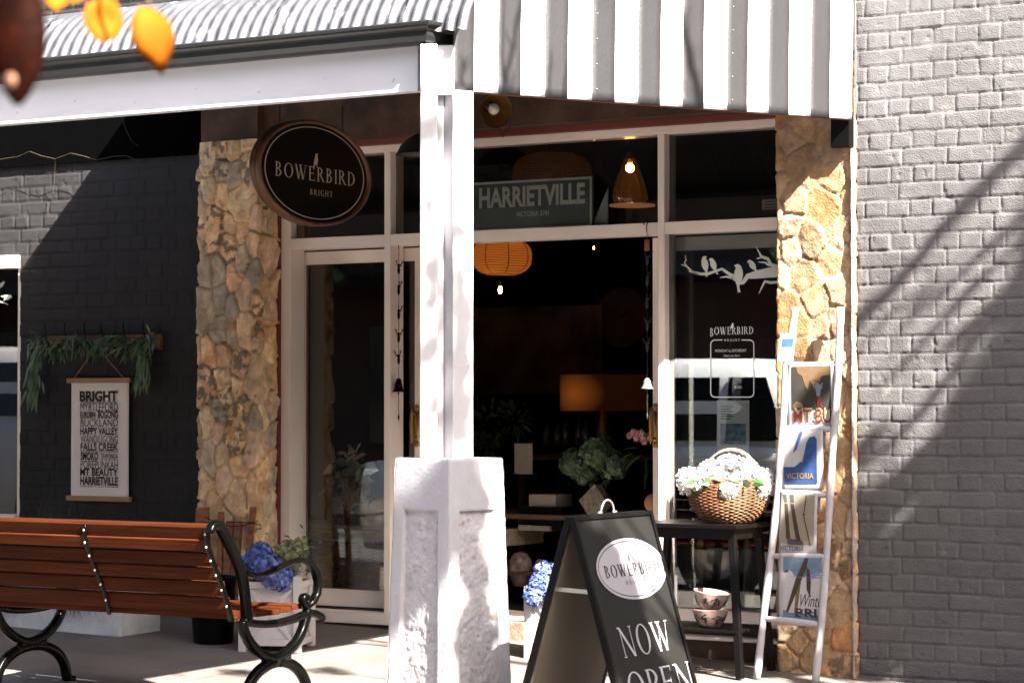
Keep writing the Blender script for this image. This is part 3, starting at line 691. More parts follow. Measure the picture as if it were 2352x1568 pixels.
for k in range(18):
    g = G(); a, b = ss[k], ss[k + 1]; nu, nv = 4, 30
    for j in range(nv + 1):
        zf = 1.25 * j / nv
        lo = min(.17, max(0, 1.0 * (zf - .25)))
        for i in range(nu + 1):
            s = a + (b - a) * i / nu; s = max(s, min(lo, ss[3])) if k < 3 else s
            q = apt(s, zf); rp = .0012 * math.sin(s * 9) * min(1, zf * 3)
            q = q + en2 * rp; g.v.append((q.x, q.y, q.z))
    for j in range(nv):
        for i in range(nu): c = j * (nu + 1) + i; g.f.append((c, c + 1, c + nu + 2, c + nu + 1))
    g.build('grey_stripe' if k % 2 == 0 else 'white_stripe', M['gstripe'] if k % 2 == 0 else M['wstripe'], aw, True, solid=.004)
g = G()
for s in (ss[6] + .03, ss[12] + .04):
    for i in range(9):
        q = apt(s, .05 + i * .11) + en2 * .004; g.sph(q, .0026, 6, 4)
g.build('rivets', M['bolt'], aw, True)
g = G(); q0 = apt(0.02, 0.012) - en2 * .02; q1 = apt(el2, .012) - en2 * .02
g.bar(q0, q1, .025, .03); g.build('edge_rail', M['red'], aw)
# ================================================================== THINGS OUTSIDE
FH = V((FW.x, FW.y, 0)).normalized()
# ---- bench
XB = 0.39
def bp(X_, Y_): p = aX(414.8 + X_ * .28046, 1128.3 + Y_ * .28046, XB); return V((XB, p.y, p.z))
xl_ = -1.09
t = thing('park_bench', 'red hardwood slatted park bench with black cast iron ends, seen from behind', 'bench', (-.35, -2.8, gz(-.35)))
def frame(x):
    g = G(); dx = V((x - XB, 0, 0)); S = lambda pts: [q + dx for q in pts]
    def bar(pts, w_, th=.019, n=12): g.tube(S(pts), w_, n, True, flat=((1, 0, 0), th), power=.6)
    def smooth(pts, k=5):
        out = []
        for i in range(len(pts) - 1):
            p0, p1, p2, p3 = pts[max(i - 1, 0)], pts[i], pts[i + 1], pts[min(i + 2, len(pts) - 1)]
            for j in range(k):
                u = j / k; out.append(.5 * ((2 * p1) + (p2 - p0) * u + (2 * p0 - 5 * p1 + 4 * p2 - p3) * u * u + (3 * p1 - p0 - 3 * p2 + p3) * u ** 3))
        return out + [pts[-1]]
    up = smooth([bp(235, 330), bp(262, 285), bp(310, 280), bp(345, 330), bp(395, 430), bp(450, 540), bp(490, 650), bp(515, 760), bp(530, 880), bp(545, 1000), bp(550, 1060)])
    bar(up, [.012 + .012 * min(1, i / 8) for i in range(len(up))], .022)
    bar(smooth([bp(510, 1060), bp(620, 1082), bp(760, 1080), bp(900, 1050), bp(1000, 1012), bp(1080, 995), bp(1150, 1030), bp(1140, 1050)]), .018, .021)
    U = smooth([bp(508, 1060), bp(520, 1140), bp(570, 1240), bp(650, 1320), bp(745, 1362), bp(835, 1335), bp(930, 1250), bp(990, 1150), bp(1020, 1050), bp(1045, 960)])
    bar(U, .022, .022)
    yb = gz(x, -2.8); c_ = bp(785, 1395); H_ = c_.z - yb - .01
    for s in (-1, 1):
        bar([V((XB, c_.y + s * .25 * math.sin(math.radians(a)), yb + .01 + H_ * math.cos(math.radians(a)) ** .8)) for a in range(0, 86, 6)] + [V((XB, c_.y + s * .262, yb + .006)), V((XB, c_.y + s * .30, yb + .010))], .024, .022)
    bar([bp(690, 1372), bp(785, 1388), bp(880, 1368)], .028, .021)
    for p in (bp(1015, 885),): bar([p + V((0, .021 * math.cos(a), .021 * math.sin(a))) for a in [i * .7 for i in range(10)]], .011)
    bar(smooth([bp(1035, 960), bp(1020, 935), bp(1000, 905), bp(1008, 870)], 4), .014)
    return g
def arm(x):
    g = G(); pts = [bp(505, 640), bp(540, 668), bp(600, 685), bp(680, 678), bp(750, 652), bp(830, 610), bp(900, 578), bp(980, 562), bp(1060, 590), bp(1105, 660), bp(1125, 740), bp(1118, 830), bp(1085, 900), bp(1035, 935)]
    g.tube([q + V((x - XB, 0, 0)) for q in pts], [.008, .009, .010, .012, .013, .013, .013, .014, .016, .018, .018, .017, .016, .012], 12, True, flat=((1, 0, 0), .021), power=.7); return g
for x in (XB, xl_):
    frame(x).build('end_frame', M['iron'], t, True); arm(x).build('armrest', M['iron'], t, True)
# back slats: edge pixels on the right end frame
ed_ = [(1478, 470, 575), (1485, 583, 662), (1515, 672, 765), (1552, 775, 862), (1590, 872, 970), (1625, 980, 1087)]
def qz(X_, Y_): p = aX(X_ / 2.489 * .8296, (1260 + Y_ / 2.489) * .8296, XB); return p
SLC = []
for i, (X_, a, b) in enumerate(ed_):
    pa, pb = qz(X_ - 5, a + (22 if i == 0 else 0)), qz(X_ + 12, b); c = (pa + pb) / 2; d = (pb - pa); d.x = 0; l = d.length; d.normalize(); n = V((0, -d.z, d.y)); n = n if n.y < 0 else -n
    SLC.append((c.copy(), n.copy(), d.copy(), l))
    g = G(); g.obox(((XB + xl_) / 2 - .01, c.y, c.z), ((XB - xl_) / 2 - .028, 0, 0), d * l / 2, n * .010)
    g.build('back_slat', M['jarrah'], t, bevel=.0035)
    if i == 0:
        g = G(); g.obox(((XB + xl_) / 2 - .01, c.y + .030, c.z + l / 2 - .004), ((XB - xl_) / 2 - .03, 0, 0), V((0, .034, .003)), V((0, 0, .010))); g.build('top_rail', M['jarrah'], t, bevel=.004)
    b_ = G(); 
    for xx in (XB - .040, -.35): b_ = G(); b_.sph(V((xx, c.y, c.z)) + n * .021, .0062, 8, 6, (1, .6, 1)); b_.build('bolt', M['bolt'], t, True)
yb0 = qz(1640, 1135); 
ys = np.linspace(-3.0, -2.56, 6)
for i, y in enumerate(ys):
    zz = .408 - .025 * math.sin(min(1, (y + 3.0) / .45) * pi) * .6
    g = G(); g.box(xl_ + .022, XB - .022, y - .040, y + .040, zz - .011, zz + .012) if i else g.box(xl_ + .022, XB - .022, y - .035, y + .03, zz - .024, zz + .014)
    g.build('seat_slat', M['jarrah'], t, bevel=.003)
sp = [aX((a) / 2.489 * .8296, (1260 + b / 2.489) * .8296, -.35) for a, b in ((600, 505), (635, 590), (672, 680), (705, 770), (730, 860), (750, 950), (768, 1040), (780, 1110))]
def strap(x, wd, nm):
    P_ = [V((x, c.y, c.z)) + n * .014 for c, n, d, l in SLC]; c, n, d, l = SLC[0]; P_.insert(0, V((x, c.y, c.z)) - d * l * .45 + n * .014)
    c, n, d, l = SLC[-1]; P_.append(V((x, c.y, c.z)) + d * (l * .5 + .035) + n * .012)
    G().tube(P_, .004, 8, True, flat=((1, 0, 0), wd), power=.5).build(nm, M['iron'], t, True)
strap(-.35, .012, 'centre_strap'); strap(XB - .034, .017, 'slat_flange')

# ---- A-frame pavement sign
ntop = aP(1308.6, 1186, V((2.52, 0, 0)), XD); XA, YA, ZAh = 2.52, ntop.y, ntop.z
ftop = aX(1527.4, 1170.4, XA)
yn, yf = YA, YA + .625
t = thing('pavement_sign', 'black A-frame sign reading NOW OPEN under a white oval, on the pavement', 'pavement sign', (XA, (yn + yf) / 2, gz(XA, -3.4)))
zg = gz(XA, -3.4); ztp = ZAh; Ht = ztp - zg; lean = .296 * Ht
def panel_frame(sgn):     # returns origin at top near corner, down vector, normal
    o = V((XA + sgn * .012, yn, ztp)); dn = V((sgn * lean, 0, -Ht)); L_ = dn.length; dn.normalize(); n = V((sgn * Ht, 0, lean)).normalized(); return o, dn, n, L_
for sgn in (1, -1):
    o, dn, n, L_ = panel_frame(sgn); W_ = yf - yn
    c = o + dn * L_ / 2 + YD * W_ / 2
    g = G(); g.obox(c - n * .006, YD * (W_ / 2 - .012), dn * (L_ / 2 - .012), n * .004); pn = g.build('front_board' if sgn > 0 else 'rear_board', M['aboard'], t)
    g = G(); g.obox(c - n * .0125, YD * (W_ / 2 - .013), dn * (L_ / 2 - .013), n * .002); g.build('board_back', M['abback'], t)
    g = G()
    for yy in (.008, W_ - .008): g.obox(o + YD * yy + dn * L_ / 2 - n * .006, YD * .009, dn * L_ / 2, n * .013)
    for s in (.008, L_ - .008): g.obox(o + YD * W_ / 2 + dn * s - n * .006, YD * (W_ / 2 - .0175), dn * .009, n * .0125)
    g.build('edge_frame', M['black'], t, bevel=.002)
    if sgn < 0: continue
    # oval and lettering
    def on(px, py): return aP(px, py, o, n)
    R_ = YD; U_ = -dn; base = .0006
    oc = on(1451, 1305) - n * .0; oc = oc - n * (oc - o).dot(n)
    ow = (on(1531, 1312) - on(1371, 1298)).length / 2 * 1.02; oh = (on(1451, 1233) - on(1451, 1377)).length / 2 * .88
    def ell(g, rx, ry, dep, ring=0, c=oc, m=64, R__=R_, U__=U_, n__=n):
        pts = [c + R__ * rx * math.cos(2 * pi * i / m) + U__ * ry * math.sin(2 * pi * i / m) + n__ * dep for i in range(m)]
        if not ring: g.add(pts, [tuple(range(m))]); return
        p2 = [c + R__ * (rx - ring) * math.cos(2 * pi * i / m) + U__ * (ry - ring) * math.sin(2 * pi * i / m) + n__ * dep for i in range(m)]
        g.add(pts + p2, [(i, (i + 1) % m, m + (i + 1) % m, m + i) for i in range(m)])
    g = G(); ell(g, ow, oh, .0008); g.build('oval_sticker', M['wh'], t)
    g = G(); ell(g, ow - .012, oh - .010, .0014, .004)
    for q_ in (0, .0014): serif(g, 'BOWERBIRD', oc - R_ * (ow * .80 - q_) - U_ * oh * .22, R_, U_, ow * 1.62, oh * .40, .14, .0014 + q_ * .5)
    serif(g, 'BRIGHT', oc - R_ * ow * .28 - U_ * oh * .50, R_, U_, ow * .60, oh * .13, .34, .0014)
    bird(g, oc + U_ * oh * .30 - R_ * ow * .02, R_, U_, oh * .24, 1, .35, .0016, 1.0)
    g.build('oval_lettering', M['ink'], t)
    g = G(); a = on(1418, 1508); b = on(1545, 1430); a -= n * (a - o).dot(n)
    hN = (on(1490, 1435) - on(1490, 1503)).length
    pN = on(1429, 1505); eN = on(1556, 1495); wN = abs(eN.y - pN.y); pc_ = on(1490, 1500); s0 = (pc_ - o).dot(dn)
    serif(g, 'NOW', V(o) + dn * s0 + YD * (pN.y - yn + .008), YD, -dn, wN * .93, hN * .92, .10, .0008)
    pO = on(1437, 1560); s1 = s0 + hN * 1.42; serif(g, 'OPEN', V(o) + dn * s1 + YD * (pO.y - yn - .005), YD, -dn, wN * 1.22, hN * .97, .07, .0008)
    g.build('lettering', M['wh'], t)
g = G(); yh = (yn + yf) / 2 - .02; hp = [(XA, yh + .05 * math.cos(a), ztp + .008 + .045 * math.sin(a)) for a in [pi * i / 14 for i in range(15)]]
g.tube(hp, .0035, 8); g.tube([(XA, yh - .07, ztp + .006), (XA, yh - .045, ztp + .006)], .005, 6); g.tube([(XA, yh + .07, ztp + .006), (XA, yh + .045, ztp + .006)], .005, 6)
g.build('carry_handle', M['silver'], t, True)
g = G(); zs_ = aX(1310, 1357, XA).z; ff = (ztp - zs_) / Ht; g.bar((XA - lean * ff, yn + .03, zs_ + .004), (XA + lean * ff, yn + .03, zs_ - .003), .006, .016)
g.build('spreader_bar', M['silver'], t)

# ---- black side table
t = thing('side_table', 'tall black side table with splayed legs under the white flower basket', 'table', (1.55, -.6, gz(1.55)))
fc = aG(1710, 1558); tx1 = aZ(1692, 1206, .735); z_t = .735
X1, Y0t = tx1.x, tx1.y; Y1t = Y0t + .40; X0t = X1 - .62
g = G(); g.box(X0t, X1, Y0t, Y1t, z_t - .022, z_t); g.build('tabletop', M['black'], t, bevel=.004)
g = G(); g.box(X0t + .03, X1 - .03, Y0t + .03, Y1t - .03, z_t - .075, z_t - .0225); g.build('apron', M['black'], t)
for sx in (0, 1):
    for sy in (0, 1):
        p = V((X0t + .05 if not sx else X1 - .05, Y0t + .05 if not sy else Y1t - .05, z_t - .024)); q = V((p.x + (.06 if sx else -.06), p.y + (.035 if sy else -.035), gz(p.x, p.y) + .004))
        G().bar(p, q, .036, .036, (0, 1, 0)).build('leg', M['black'], t, bevel=.003)
zsh = .205
g = G()
for k in range(7): y = Y0t + .0 + k * .058; g.box(X0t + .0, X1 + .0, y, y + .044, zsh - .014, zsh)
g.build('slatted_shelf', M['black'], t, bevel=.002)

# ---- ceramic bowls stacked on the shelf
def bowl(c, r, h, tilt, seed, label):
    o = thing('ceramic_bowl', label, 'bowl', c, 'floral bowls on the table shelf'); rs = random.Random(seed)
    prof = [(r * .52, 0), (r * .56, .004), (r * .80, h * .35), (r * .95, h * .75), (r, h), (r * 1.02, h + .004), (r * .97, h + .006), (r * .9, h * .75), (r * .72, h * .3), (.001, .012)]
    ax = V((math.sin(tilt), 0, math.cos(tilt)))
    g = G(); g.lathe(prof, c, 36, ax, e1=V((math.cos(tilt), 0, -math.sin(tilt)))); g.build('glazed_body', M['ceramic'], o, True)
    e1 = V((math.cos(tilt), 0, -math.sin(tilt))); e2 = ax.cross(e1); g = G()
    def P(a, z): rr = np.interp(z, [0, .004, h * .35, h * .75, h], [r * .52, r * .56, r * .80, r * .95, r]) + .0012; return V(c) + (e1 * math.cos(a) + e2 * math.sin(a)) * rr + ax * z
    for k in range(8):
        a0 = k * .80 + rs.uniform(-.1, .1); z0 = h * .5
        for j in range(26):
            a = a0 + rs.gauss(0, .13); z = z0 + rs.gauss(0, h * .16); s = .011 * rs.uniform(.5, 1.2); th = rs.uniform(0, 6.28)
            if not .1 * h < z < .9 * h: continue
            da, dz = math.cos(th) * s / r, math.sin(th) * s; na, nz_ = -math.sin(th) * s * .35 / r, math.cos(th) * s * .35
            g.add([P(a - da, z - dz), P(a + na, z + nz_), P(a + da, z + dz), P(a - na, z - nz_)], [(0, 1, 2, 3)])
    g.build('floral_transfer', M['ceramicd'], o)
bcen = aY(1632, 1444, Y0t + .12); bcen.z = zsh + .003
bowl(bcen, .092, .085, 0, 1, 'lower of two blush bowls with black floral pattern, flat on the table shelf')
bowl(bcen + V((-.006, 0, .090)), .094, .085, .16, 2, 'upper tilted one of two blush bowls with black floral pattern')

# ---- wicker basket of white hydrangeas
bc2 = aY(1675, 1200, Y0t + .19); bc2.z = z_t + .003
t = thing('wicker_basket', 'brown wicker basket full of white hydrangeas on the black table', 'basket', bc2)
BH = .215; sy_ = .72
def br(z): u = z / BH; return .112 + .098 * (1 - (1 - u) ** 3.2)
eb1 = RT; eb2 = FH
def BPt(a, r, z): return bc2 + eb1 * (r * math.cos(a)) + eb2 * (r * sy_ * math.sin(a)) + ZD * z
def rimz(a): return BH - .030 * (math.cos(a) ** 2 < .3) * 0 + .018 * math.cos(a) * 0
g = G(); ns = 44
for row in range(24):
    z = .006 + row * (BH - .01) / 24; pts = []
    for k in range(ns * 3 + 1):
        a = 2 * pi * k / (ns * 3); wv = .0042 * math.cos(ns / 2 * a + row * pi)
        pts.append(BPt(a, br(z) + wv, z + .003 * math.sin(a + 1.2) + .0012 * math.sin(ns / 2 * a)))
    g.tube(pts, .0041, 6, False)
for k in range(ns):
    a = 2 * pi * (k + .5) / ns; g.tube([BPt(a, br(z), z) for z in np.linspace(.0, BH, 7)], .0032, 5)
g.build('woven_body', M['wicker'], t, True)
g = G()
for j, (dr, dz) in enumerate(((.0, 0), (.006, .006), (-.004, .008))):
    g.tube([BPt(2 * pi * k / 90, br(BH) + dr + .004 * math.sin(k * 1.3 + j * 2), BH + dz + .004 * math.cos(k * 1.3 + j * 2)) for k in range(91)], .0055, 6, False)
g.build('braided_rim', M['wicker'], t, True)
G().lathe([(.001, .002), (.12, .002), (.15, .03), (.17, .12), (.001, .17)], bc2, 24, sx=1, sy=sy_, e1=eb1).build('liner', M['twig'], t)
g = G(); hp = []
for i in range(31):
    a = pi * i / 30; hp.append(bc2 + eb1 * (.150 * math.cos(a) + .01) + FH * .02 + V((0, 0, BH - .02 + .180 * math.sin(a))))
for ph in (0, 2.1, 4.2):
    g.tube([p + eb1 * (.005 * math.cos(i * .9 + ph)) * 1 + FH * (.005 * math.sin(i * .9 + ph)) + ZD * .004 * math.cos(i * .9 + ph) for i, p in enumerate(hp)], .0048, 6)
g.build('twisted_handle', M['cane'], t, True)
HY = [(-.205, -.02, .225, .062), (-.13, -.05, .215, .060), (-.06, -.055, .245, .075), (.03, -.07, .225, .072), (.11, -.05, .235, .07), (.175, -.02, .215, .062), (.0, .0, .275, .075), (-.09, .03, .265, .06), (.09, .02, .265, .065), (-.015, -.125, .185, .045), (.15, -.07, .190, .05), (.20, .03, .20, .045)]
for i, (a, b, z, r) in enumerate(HY):
    z -= .012; r *= 1.02
    g = G(); petals(g, bc2 + eb1 * a + FH * b * 1.0 + ZD * z, r, 270, .0185, seed=100 + i, full=True); petals(g, bc2 + eb1 * a + FH * b * 1.0 + ZD * z, r * .8, 120, .02, seed=150 + i, full=True); g.build('hydrangea_head', M['petalw'], t)
g = G()
for a, b, z, d in ((-.09, -.12, .215, -1), (.05, -.14, .205, .3), (.10, -.13, .21, 1), (-.17, -.09, .205, -1), (.03, -.13, .20, -.5)):
    leafblade(g, bc2 + eb1 * a + FH * b + ZD * z, eb1 * d - FH * .5 + ZD * .1, .075, .045, ZD)
g.build('leaves', mk('fresh_green_leaf', (.035, .10, .02), .45, .2, 10), t)

# ---- ladder with tea towels
def lp(px, py, Y_): return aY(px, py, Y_)
bl = aG(1738, 1559); YL0, YL1 = bl.y, -.285; ZT = aY(1828, 706, YL1).z
def Yat(z): return YL0 + (YL1 - YL0) * (z - bl.z) / (ZT - bl.z)
def on_lad(px, py):
    o = V((0, YL0, bl.z)); d = V((0, YL1 - YL0, ZT - bl.z)).normalized(); return aP(px, py, o, V((0, -d.z, d.y)))
t = thing('wooden_ladder', 'whitewashed pole ladder leaning on the cream stone pier, hung with tea towels', 'ladder', (bl.x + .17, (YL0 + YL1) / 2, bl.z))
L_pts = [(1738, 1559), (1754, 1415), (1772, 1269), (1787, 1134), (1798, 989), (1806, 839), (1816, 780), (1828, 706)]
R_pts = [(1874, 1572), (1887, 1434), (1900, 1251), (1912, 1040), (1919, 950), (1926, 830), (1931, 706)]
dlad = V((0, YL1 - YL0, ZT - bl.z)).normalized(); nl = V((0, -dlad.z, dlad.y))
for nm, pts in (('left_rail', L_pts), ('right_rail', R_pts)):
    P3 = [on_lad(*p) for p in pts]
    if nm == 'right_rail': P3[0] = P3[0] + (P3[0] - P3[1]) * .12; P3[0].z = max(P3[0].z, gz(P3[0].x, P3[0].y) + .0)
    fine = []
    for a, b in zip(P3[:-1], P3[1:]):
        for k in range(5): fine.append(a.lerp(b, k / 5))
    fine.append(P3[-1]); rs = random.Random(len(pts)); rr = [.0195 + .0014 * math.sin(i * 1.1) + rs.uniform(-.0008, .0008) for i in range(len(fine))]
    G().tube(fine, rr, 14).build('rail', M['ladder'], t, True)
rung_px = [((1753, 1419), (1884, 1433)), ((1771, 1276), (1899, 1280)), ((1786, 1132), (1908, 1137)), ((1797, 986), (1917, 985)), ((1806, 841), (1925, 838))]
rungs = []
for a, b in rung_px:
    A_, B_ = on_lad(*a), on_lad(*b); rungs.append((A_, B_)); m_ = [A_.lerp(B_, u) for u in (0, .08, .3, .6, .92, 1)]
    G().tube(m_, [.009, .014, .0165, .0175, .015, .009], 12).build('rung', M['ladder'], t, True)

def towel(k, f0, f1, length, label, design, back=.10, layers=1, yoff=0.0):
    """a folded cloth over rung k from fraction f0 to f1; design(P, par, W, L) draws the print"""
    A_, B_ = rungs[k]; xd = (B_ - A_).normalized(); a = A_.lerp(B_, f0); W_ = (B_ - A_).length * (f1 - f0)
    dn = V((-xd.z * 0, 0, -1)); dn = (dn - xd * dn.dot(xd)).normalized(); nn = xd.cross(-dn); nn = nn if nn.y < 0 else -nn
    r = .0195 + yoff
    o = thing('tea_towel', label, 'tea towel', a, 'tea towels on the ladder')
    def P(u, s, d=0.0):      # u across 0..1, s down the front
        bulge = .004 * math.sin(u * 7 + k) * min(1, s / .1) + .010 * min(1, s / .12)
        if s < 0:
            an = -s / r; c = a + xd * (W_ * u); return c + nn * ((r + d) * math.cos(an)) - dn * ((r + d) * math.sin(an))
        return a + xd * (W_ * u) + nn * (r + d - .004 + bulge * .5) + dn * s
    def sheet(d, wshift, ln, nm, th=.003):
        g = G(); rows = [-(r) * pi + i * (r * pi / 8) for i in range(8)] + list(np.linspace(0, ln, 22)); cols = 14
        bk = [('b', s_) for s_ in np.linspace(back, .01, 4)]
        for kind, s_ in bk:
            for i in range(cols + 1): u = i / cols; g.v.append(tuple(a + xd * (W_ * u + wshift) - nn * (r + d) + dn * s_))
        for s_ in rows:
            for i in range(cols + 1): u = i / cols; g.v.append(tuple(P(u, s_, d) + xd * wshift))
        R = len(bk) + len(rows)
        for j in range(R - 1):
            for i in range(cols): c = j * (cols + 1) + i; g.f.append((c, c + cols + 1, c + cols + 2, c + 1))
        g.build(nm, M['cloth'], o, True, solid=th)
    sheet(0, 0, length, 'cloth')
    for q in range(layers - 1): sheet(-.006 * (q + 1), -.012 * (q + 1), length + .022 * (q + 1), 'under_fold')
    def patch(pts, m, d=.0035, nm='print'):        # polygon in (u, s) space triangulated on the cloth by strips
        g = G(); ss_ = [p[1] for p in pts]; s0, s1 = min(ss_), max(ss_); n_ = max(2, int((s1 - s0) / .006)); rows_ = []
        for i in range(n_ + 1):
            s_ = s0 + (s1 - s0) * (i / n_) * .9998 + 1e-5; xs = []
            for p, q in zip(pts, pts[1:] + pts[:1]):
                if (p[1] <= s_ < q[1]) or (q[1] <= s_ < p[1]): xs.append(p[0] + (q[0] - p[0]) * (s_ - p[1]) / (q[1] - p[1]))
            xs.sort(); rows_.append((s_, xs))
        for (sa, xa), (sb, xb) in zip(rows_[:-1], rows_[1:]):
            for j in range(0, min(len(xa), len(xb)) - 1, 2):
                m_ = 3; b_ = len(g.v)
                for i in range(m_ + 1): g.v.append(tuple(P(xa[j] + (xa[j + 1] - xa[j]) * i / m_, sa, d)))
                for i in range(m_ + 1): g.v.append(tuple(P(xb[j] + (xb[j + 1] - xb[j]) * i / m_, sb, d)))
                for i in range(m_): g.f.append((b_ + i, b_ + m_ + 1 + i, b_ + m_ + 2 + i, b_ + i + 1))
        if g.f: g.build(nm, m, o, True)
    def word(s, u0, u1, s0, h, m, bold=.01, fn=None, shear=0, d=.005):
        g = G(); tmp = G()
        (serif if fn == 'serif' else text)(tmp, s, (0, 0, 0), (1, 0, 0), (0, 1, 0), 1.0, 1.0) if fn == 'serif' else text(tmp, s, (0, 0, 0), (1, 0, 0), (0, 1, 0), 1.0, 1.0, bold, shear)
        g.add([P(u0 + (u1 - u0) * v[0], s0 + h * (1 - v[1]), d) for v in tmp.v], tmp.f); g.build('lettering', m, o)
    design(patch, word, W_, length)
m_blue = mk('strong_blue_print', (.008, .040, .15), .9, .25, 40); m_sky = mk('pale_blue_print', (.085, .135, .20), .9, .2, 20)
m_red = mk('brick_red_print', (.11, .008, .0035), .9, .1); m_rock = mk('dark_rock_print', (.008, .007, .006), .9, .0, 9, c2=(.022, .018, .014))
m_gold = mk('ochre_print', (.24, .15, .035), .9, .1); m_sand = mk('sand_print', (.19, .165, .13), .9, .06, 60)
m_skin = mk('tan_print', (.11, .065, .030), .9, .15, 30); m_grey = mk('grey_print', (.045, .048, .052), .9, .1); m_brown = mk('brown_print', (.035, .020, .012), .9, .3, 40)
m_yel = mk('pale_yellow_print', (.34, .28, .12), .9, .1)
def rectp(a, b, c, d): return [(a, c), (b, c), (b, d), (a, d)]
def d_climb(patch, word, W, L):
    patch(rectp(.10, .95, .004, .222), m_rock, .003)
    patch([(.20, .004), (.93, .004), (.93, .05), (.78, .05), (.66, .085), (.62, .14), (.57, .10), (.50, .075), (.46, .125), (.40, .10), (.33, .05), (.24, .04)], m_skin, .0042)
    patch([(.12, .20), (.20, .18), (.30, .185), (.40, .222), (.12, .222)], m_skin, .0042)
    patch([(.62, .10), (.66, .085), (.70, .09), (.74, .10), (.76, .085), (.79, .09), (.77, .115), (.74, .125), (.73, .155), (.65, .155), (.64, .13)], m_sky, .005)
    patch([(.66, .062), (.73, .062), (.73, .088), (.66, .088)], m_skin, .005)
    patch([(.65, .155), (.75, .155), (.75, .18), (.78, .218), (.74, .221), (.71, .185), (.69, .221), (.66, .221), (.66, .18)], m_red, .005)
    word('MT.BU', .165, .985, .214, .068, m_yel, .0, d=.0045); word('MT.BU', .14, .96, .224, .066, m_red, .008, d=.0058)
def d_blue(patch, word, W, L):
    patch(rectp(.05, .86, .165, L - .03), m_blue, .003)
    patch([(.86, .165), (.86, .05), (.80, .035), (.68, .04), (.60, .07), (.56, .12), (.50, .165)], m_blue, .003)
    patch([(.45, .008), (.53, .01), (.36, .10), (.26, .125), (.32, .09)], mk('ink_blue_print', (.03, .06, .25), .9), .0042)
    patch([(.02, .135), (.52, .10), (.46, .165), (.30, .19), (.02, .19)], M['cloth'], .0042)
    word('VICTORIA', .10, .78, L - .085, .030, m_gold, .012)
def d_ski(patch, word, W, L):
    patch(rectp(.04, .93, .002, L - .055), m_sand, .003)
    patch([(.06, .004), (.17, .004), (.20, .05), (.14, .05)], m_grey, .0042); patch([(.26, .004), (.37, .004), (.38, .05), (.28, .05)], m_grey, .0042)
    patch([(.13, .05), (.21, .05), (.30, .225), (.19, .225)], m_brown, .0042); patch([(.28, .05), (.37, .05), (.58, .235), (.46, .24)], m_brown, .0042)
    patch([(.20, .225), (.40, .23), (.60, .225), (.68, .262), (.25, .262)], m_grey, .0038)
    patch([(.70, .004), (.725, .004), (.665, .105), (.64, .105)], m_brown, .0042); patch([(.64, .105), (.665, .102), (.86, .26), (.84, .262)], m_brown, .0042)
    patch([(.61, .098), (.70, .098), (.70, .108), (.61, .108)], m_brown, .005)
    word('VICTORIA', .04, .66, L - .043, .024, M['ink'], .0, shear=.25)
def d_wint(patch, word, W, L):
    patch(rectp(.10, .95, .002, L - .01), m_sky, .003)
    patch([(.10, .075), (.20, .06), (.30, .075), (.36, .10), (.55, .10), (.66, .085), (.75, .10), (.95, .07), (.95, L - .01), (.10, L - .01)], M['cloth'], .0040)
    patch([(.10, .075), (.20, .06), (.24, .07), (.17, .085)], m_grey, .0048); patch([(.66, .085), (.95, .07), (.86, .10), (.80, .095), (.76, .115)], mk('slate_blue_print', (.12, .16, .30), .9), .0048)
    patch([(.58, .004), (.66, .004), (.62, .05), (.50, .12), (.22, .275), (.16, .28), (.38, .11)], m_brown, .0055)
    patch([(.62, .05), (.68, .06), (.72, .12), (.70, .20), (.62, .16)], m_brown, .0055)
    patch([(.40, .12), (.50, .12), (.40, .29), (.34, .29)], m_skin, .005)
    patch([(.10, .265), (.30, .285), (.60, .25), (.95, .30), (.95, L - .01), (.10, L - .01)], m_sky, .0044)
    word('Winter', .48, 1.06, .185, .062, M['ink'], .0, shear=.45); word('BRI', .37, .84, .256, .044, M['ink'], .03)
towel(4, .04, .93, .330, 'tea towel with a climber on dark rock reading MT.BU, topmost on the ladder', d_climb)
towel(3, .02, .80, .305, 'blue and white tea towel reading VICTORIA in gold, second from the ladder top', d_blue, layers=3)
towel(2, .08, .78, .305, 'sand coloured tea towel with skis and a pole, third from the top of the ladder', d_ski)
towel(1, .17, .98, .345, 'snowy mountain tea towel with the word Winter, lowest on the ladder', d_wint)
# card pegged on the rail
c0 = on_lad(1812, 798); pcx = (on_lad(1832, 800) - on_lad(1793, 798)).length
t = thing('picture_card', 'small white card with a blue seaside print pegged to the left ladder rail', 'card', c0)
g = G(); cx = (RT * .98 + FH * .1).normalized(); cz = (ZD + cx * .12).normalized(); cnn = cx.cross(cz); cc = c0 - V((0, .026, 0)); cnn = -cnn if cnn.dot(CAM - cc) < 0 else cnn
g.obox(cc, cx * .041, cz * .072, cnn * .0015); g.build('card', M['wh'], t)
G().obox(cc + cnn * .0022 + cz * .024, cx * .030, cz * .022, cnn * .0004).build('sky_print', m_blue, t)
G().obox(cc + cnn * .0022 - cz * .008, cx * .030, cz * .0095, cnn * .0004).build('sea_print', m_sky, t)
G().obox(cc + cnn * .0022 - cz * .032, cx * .030, cz * .013, cnn * .0004).build('coast_print', mk('mottled_grey_print', (.05, .05, .055), .9, 0, 90, c2=(.3, .3, .3)), t)
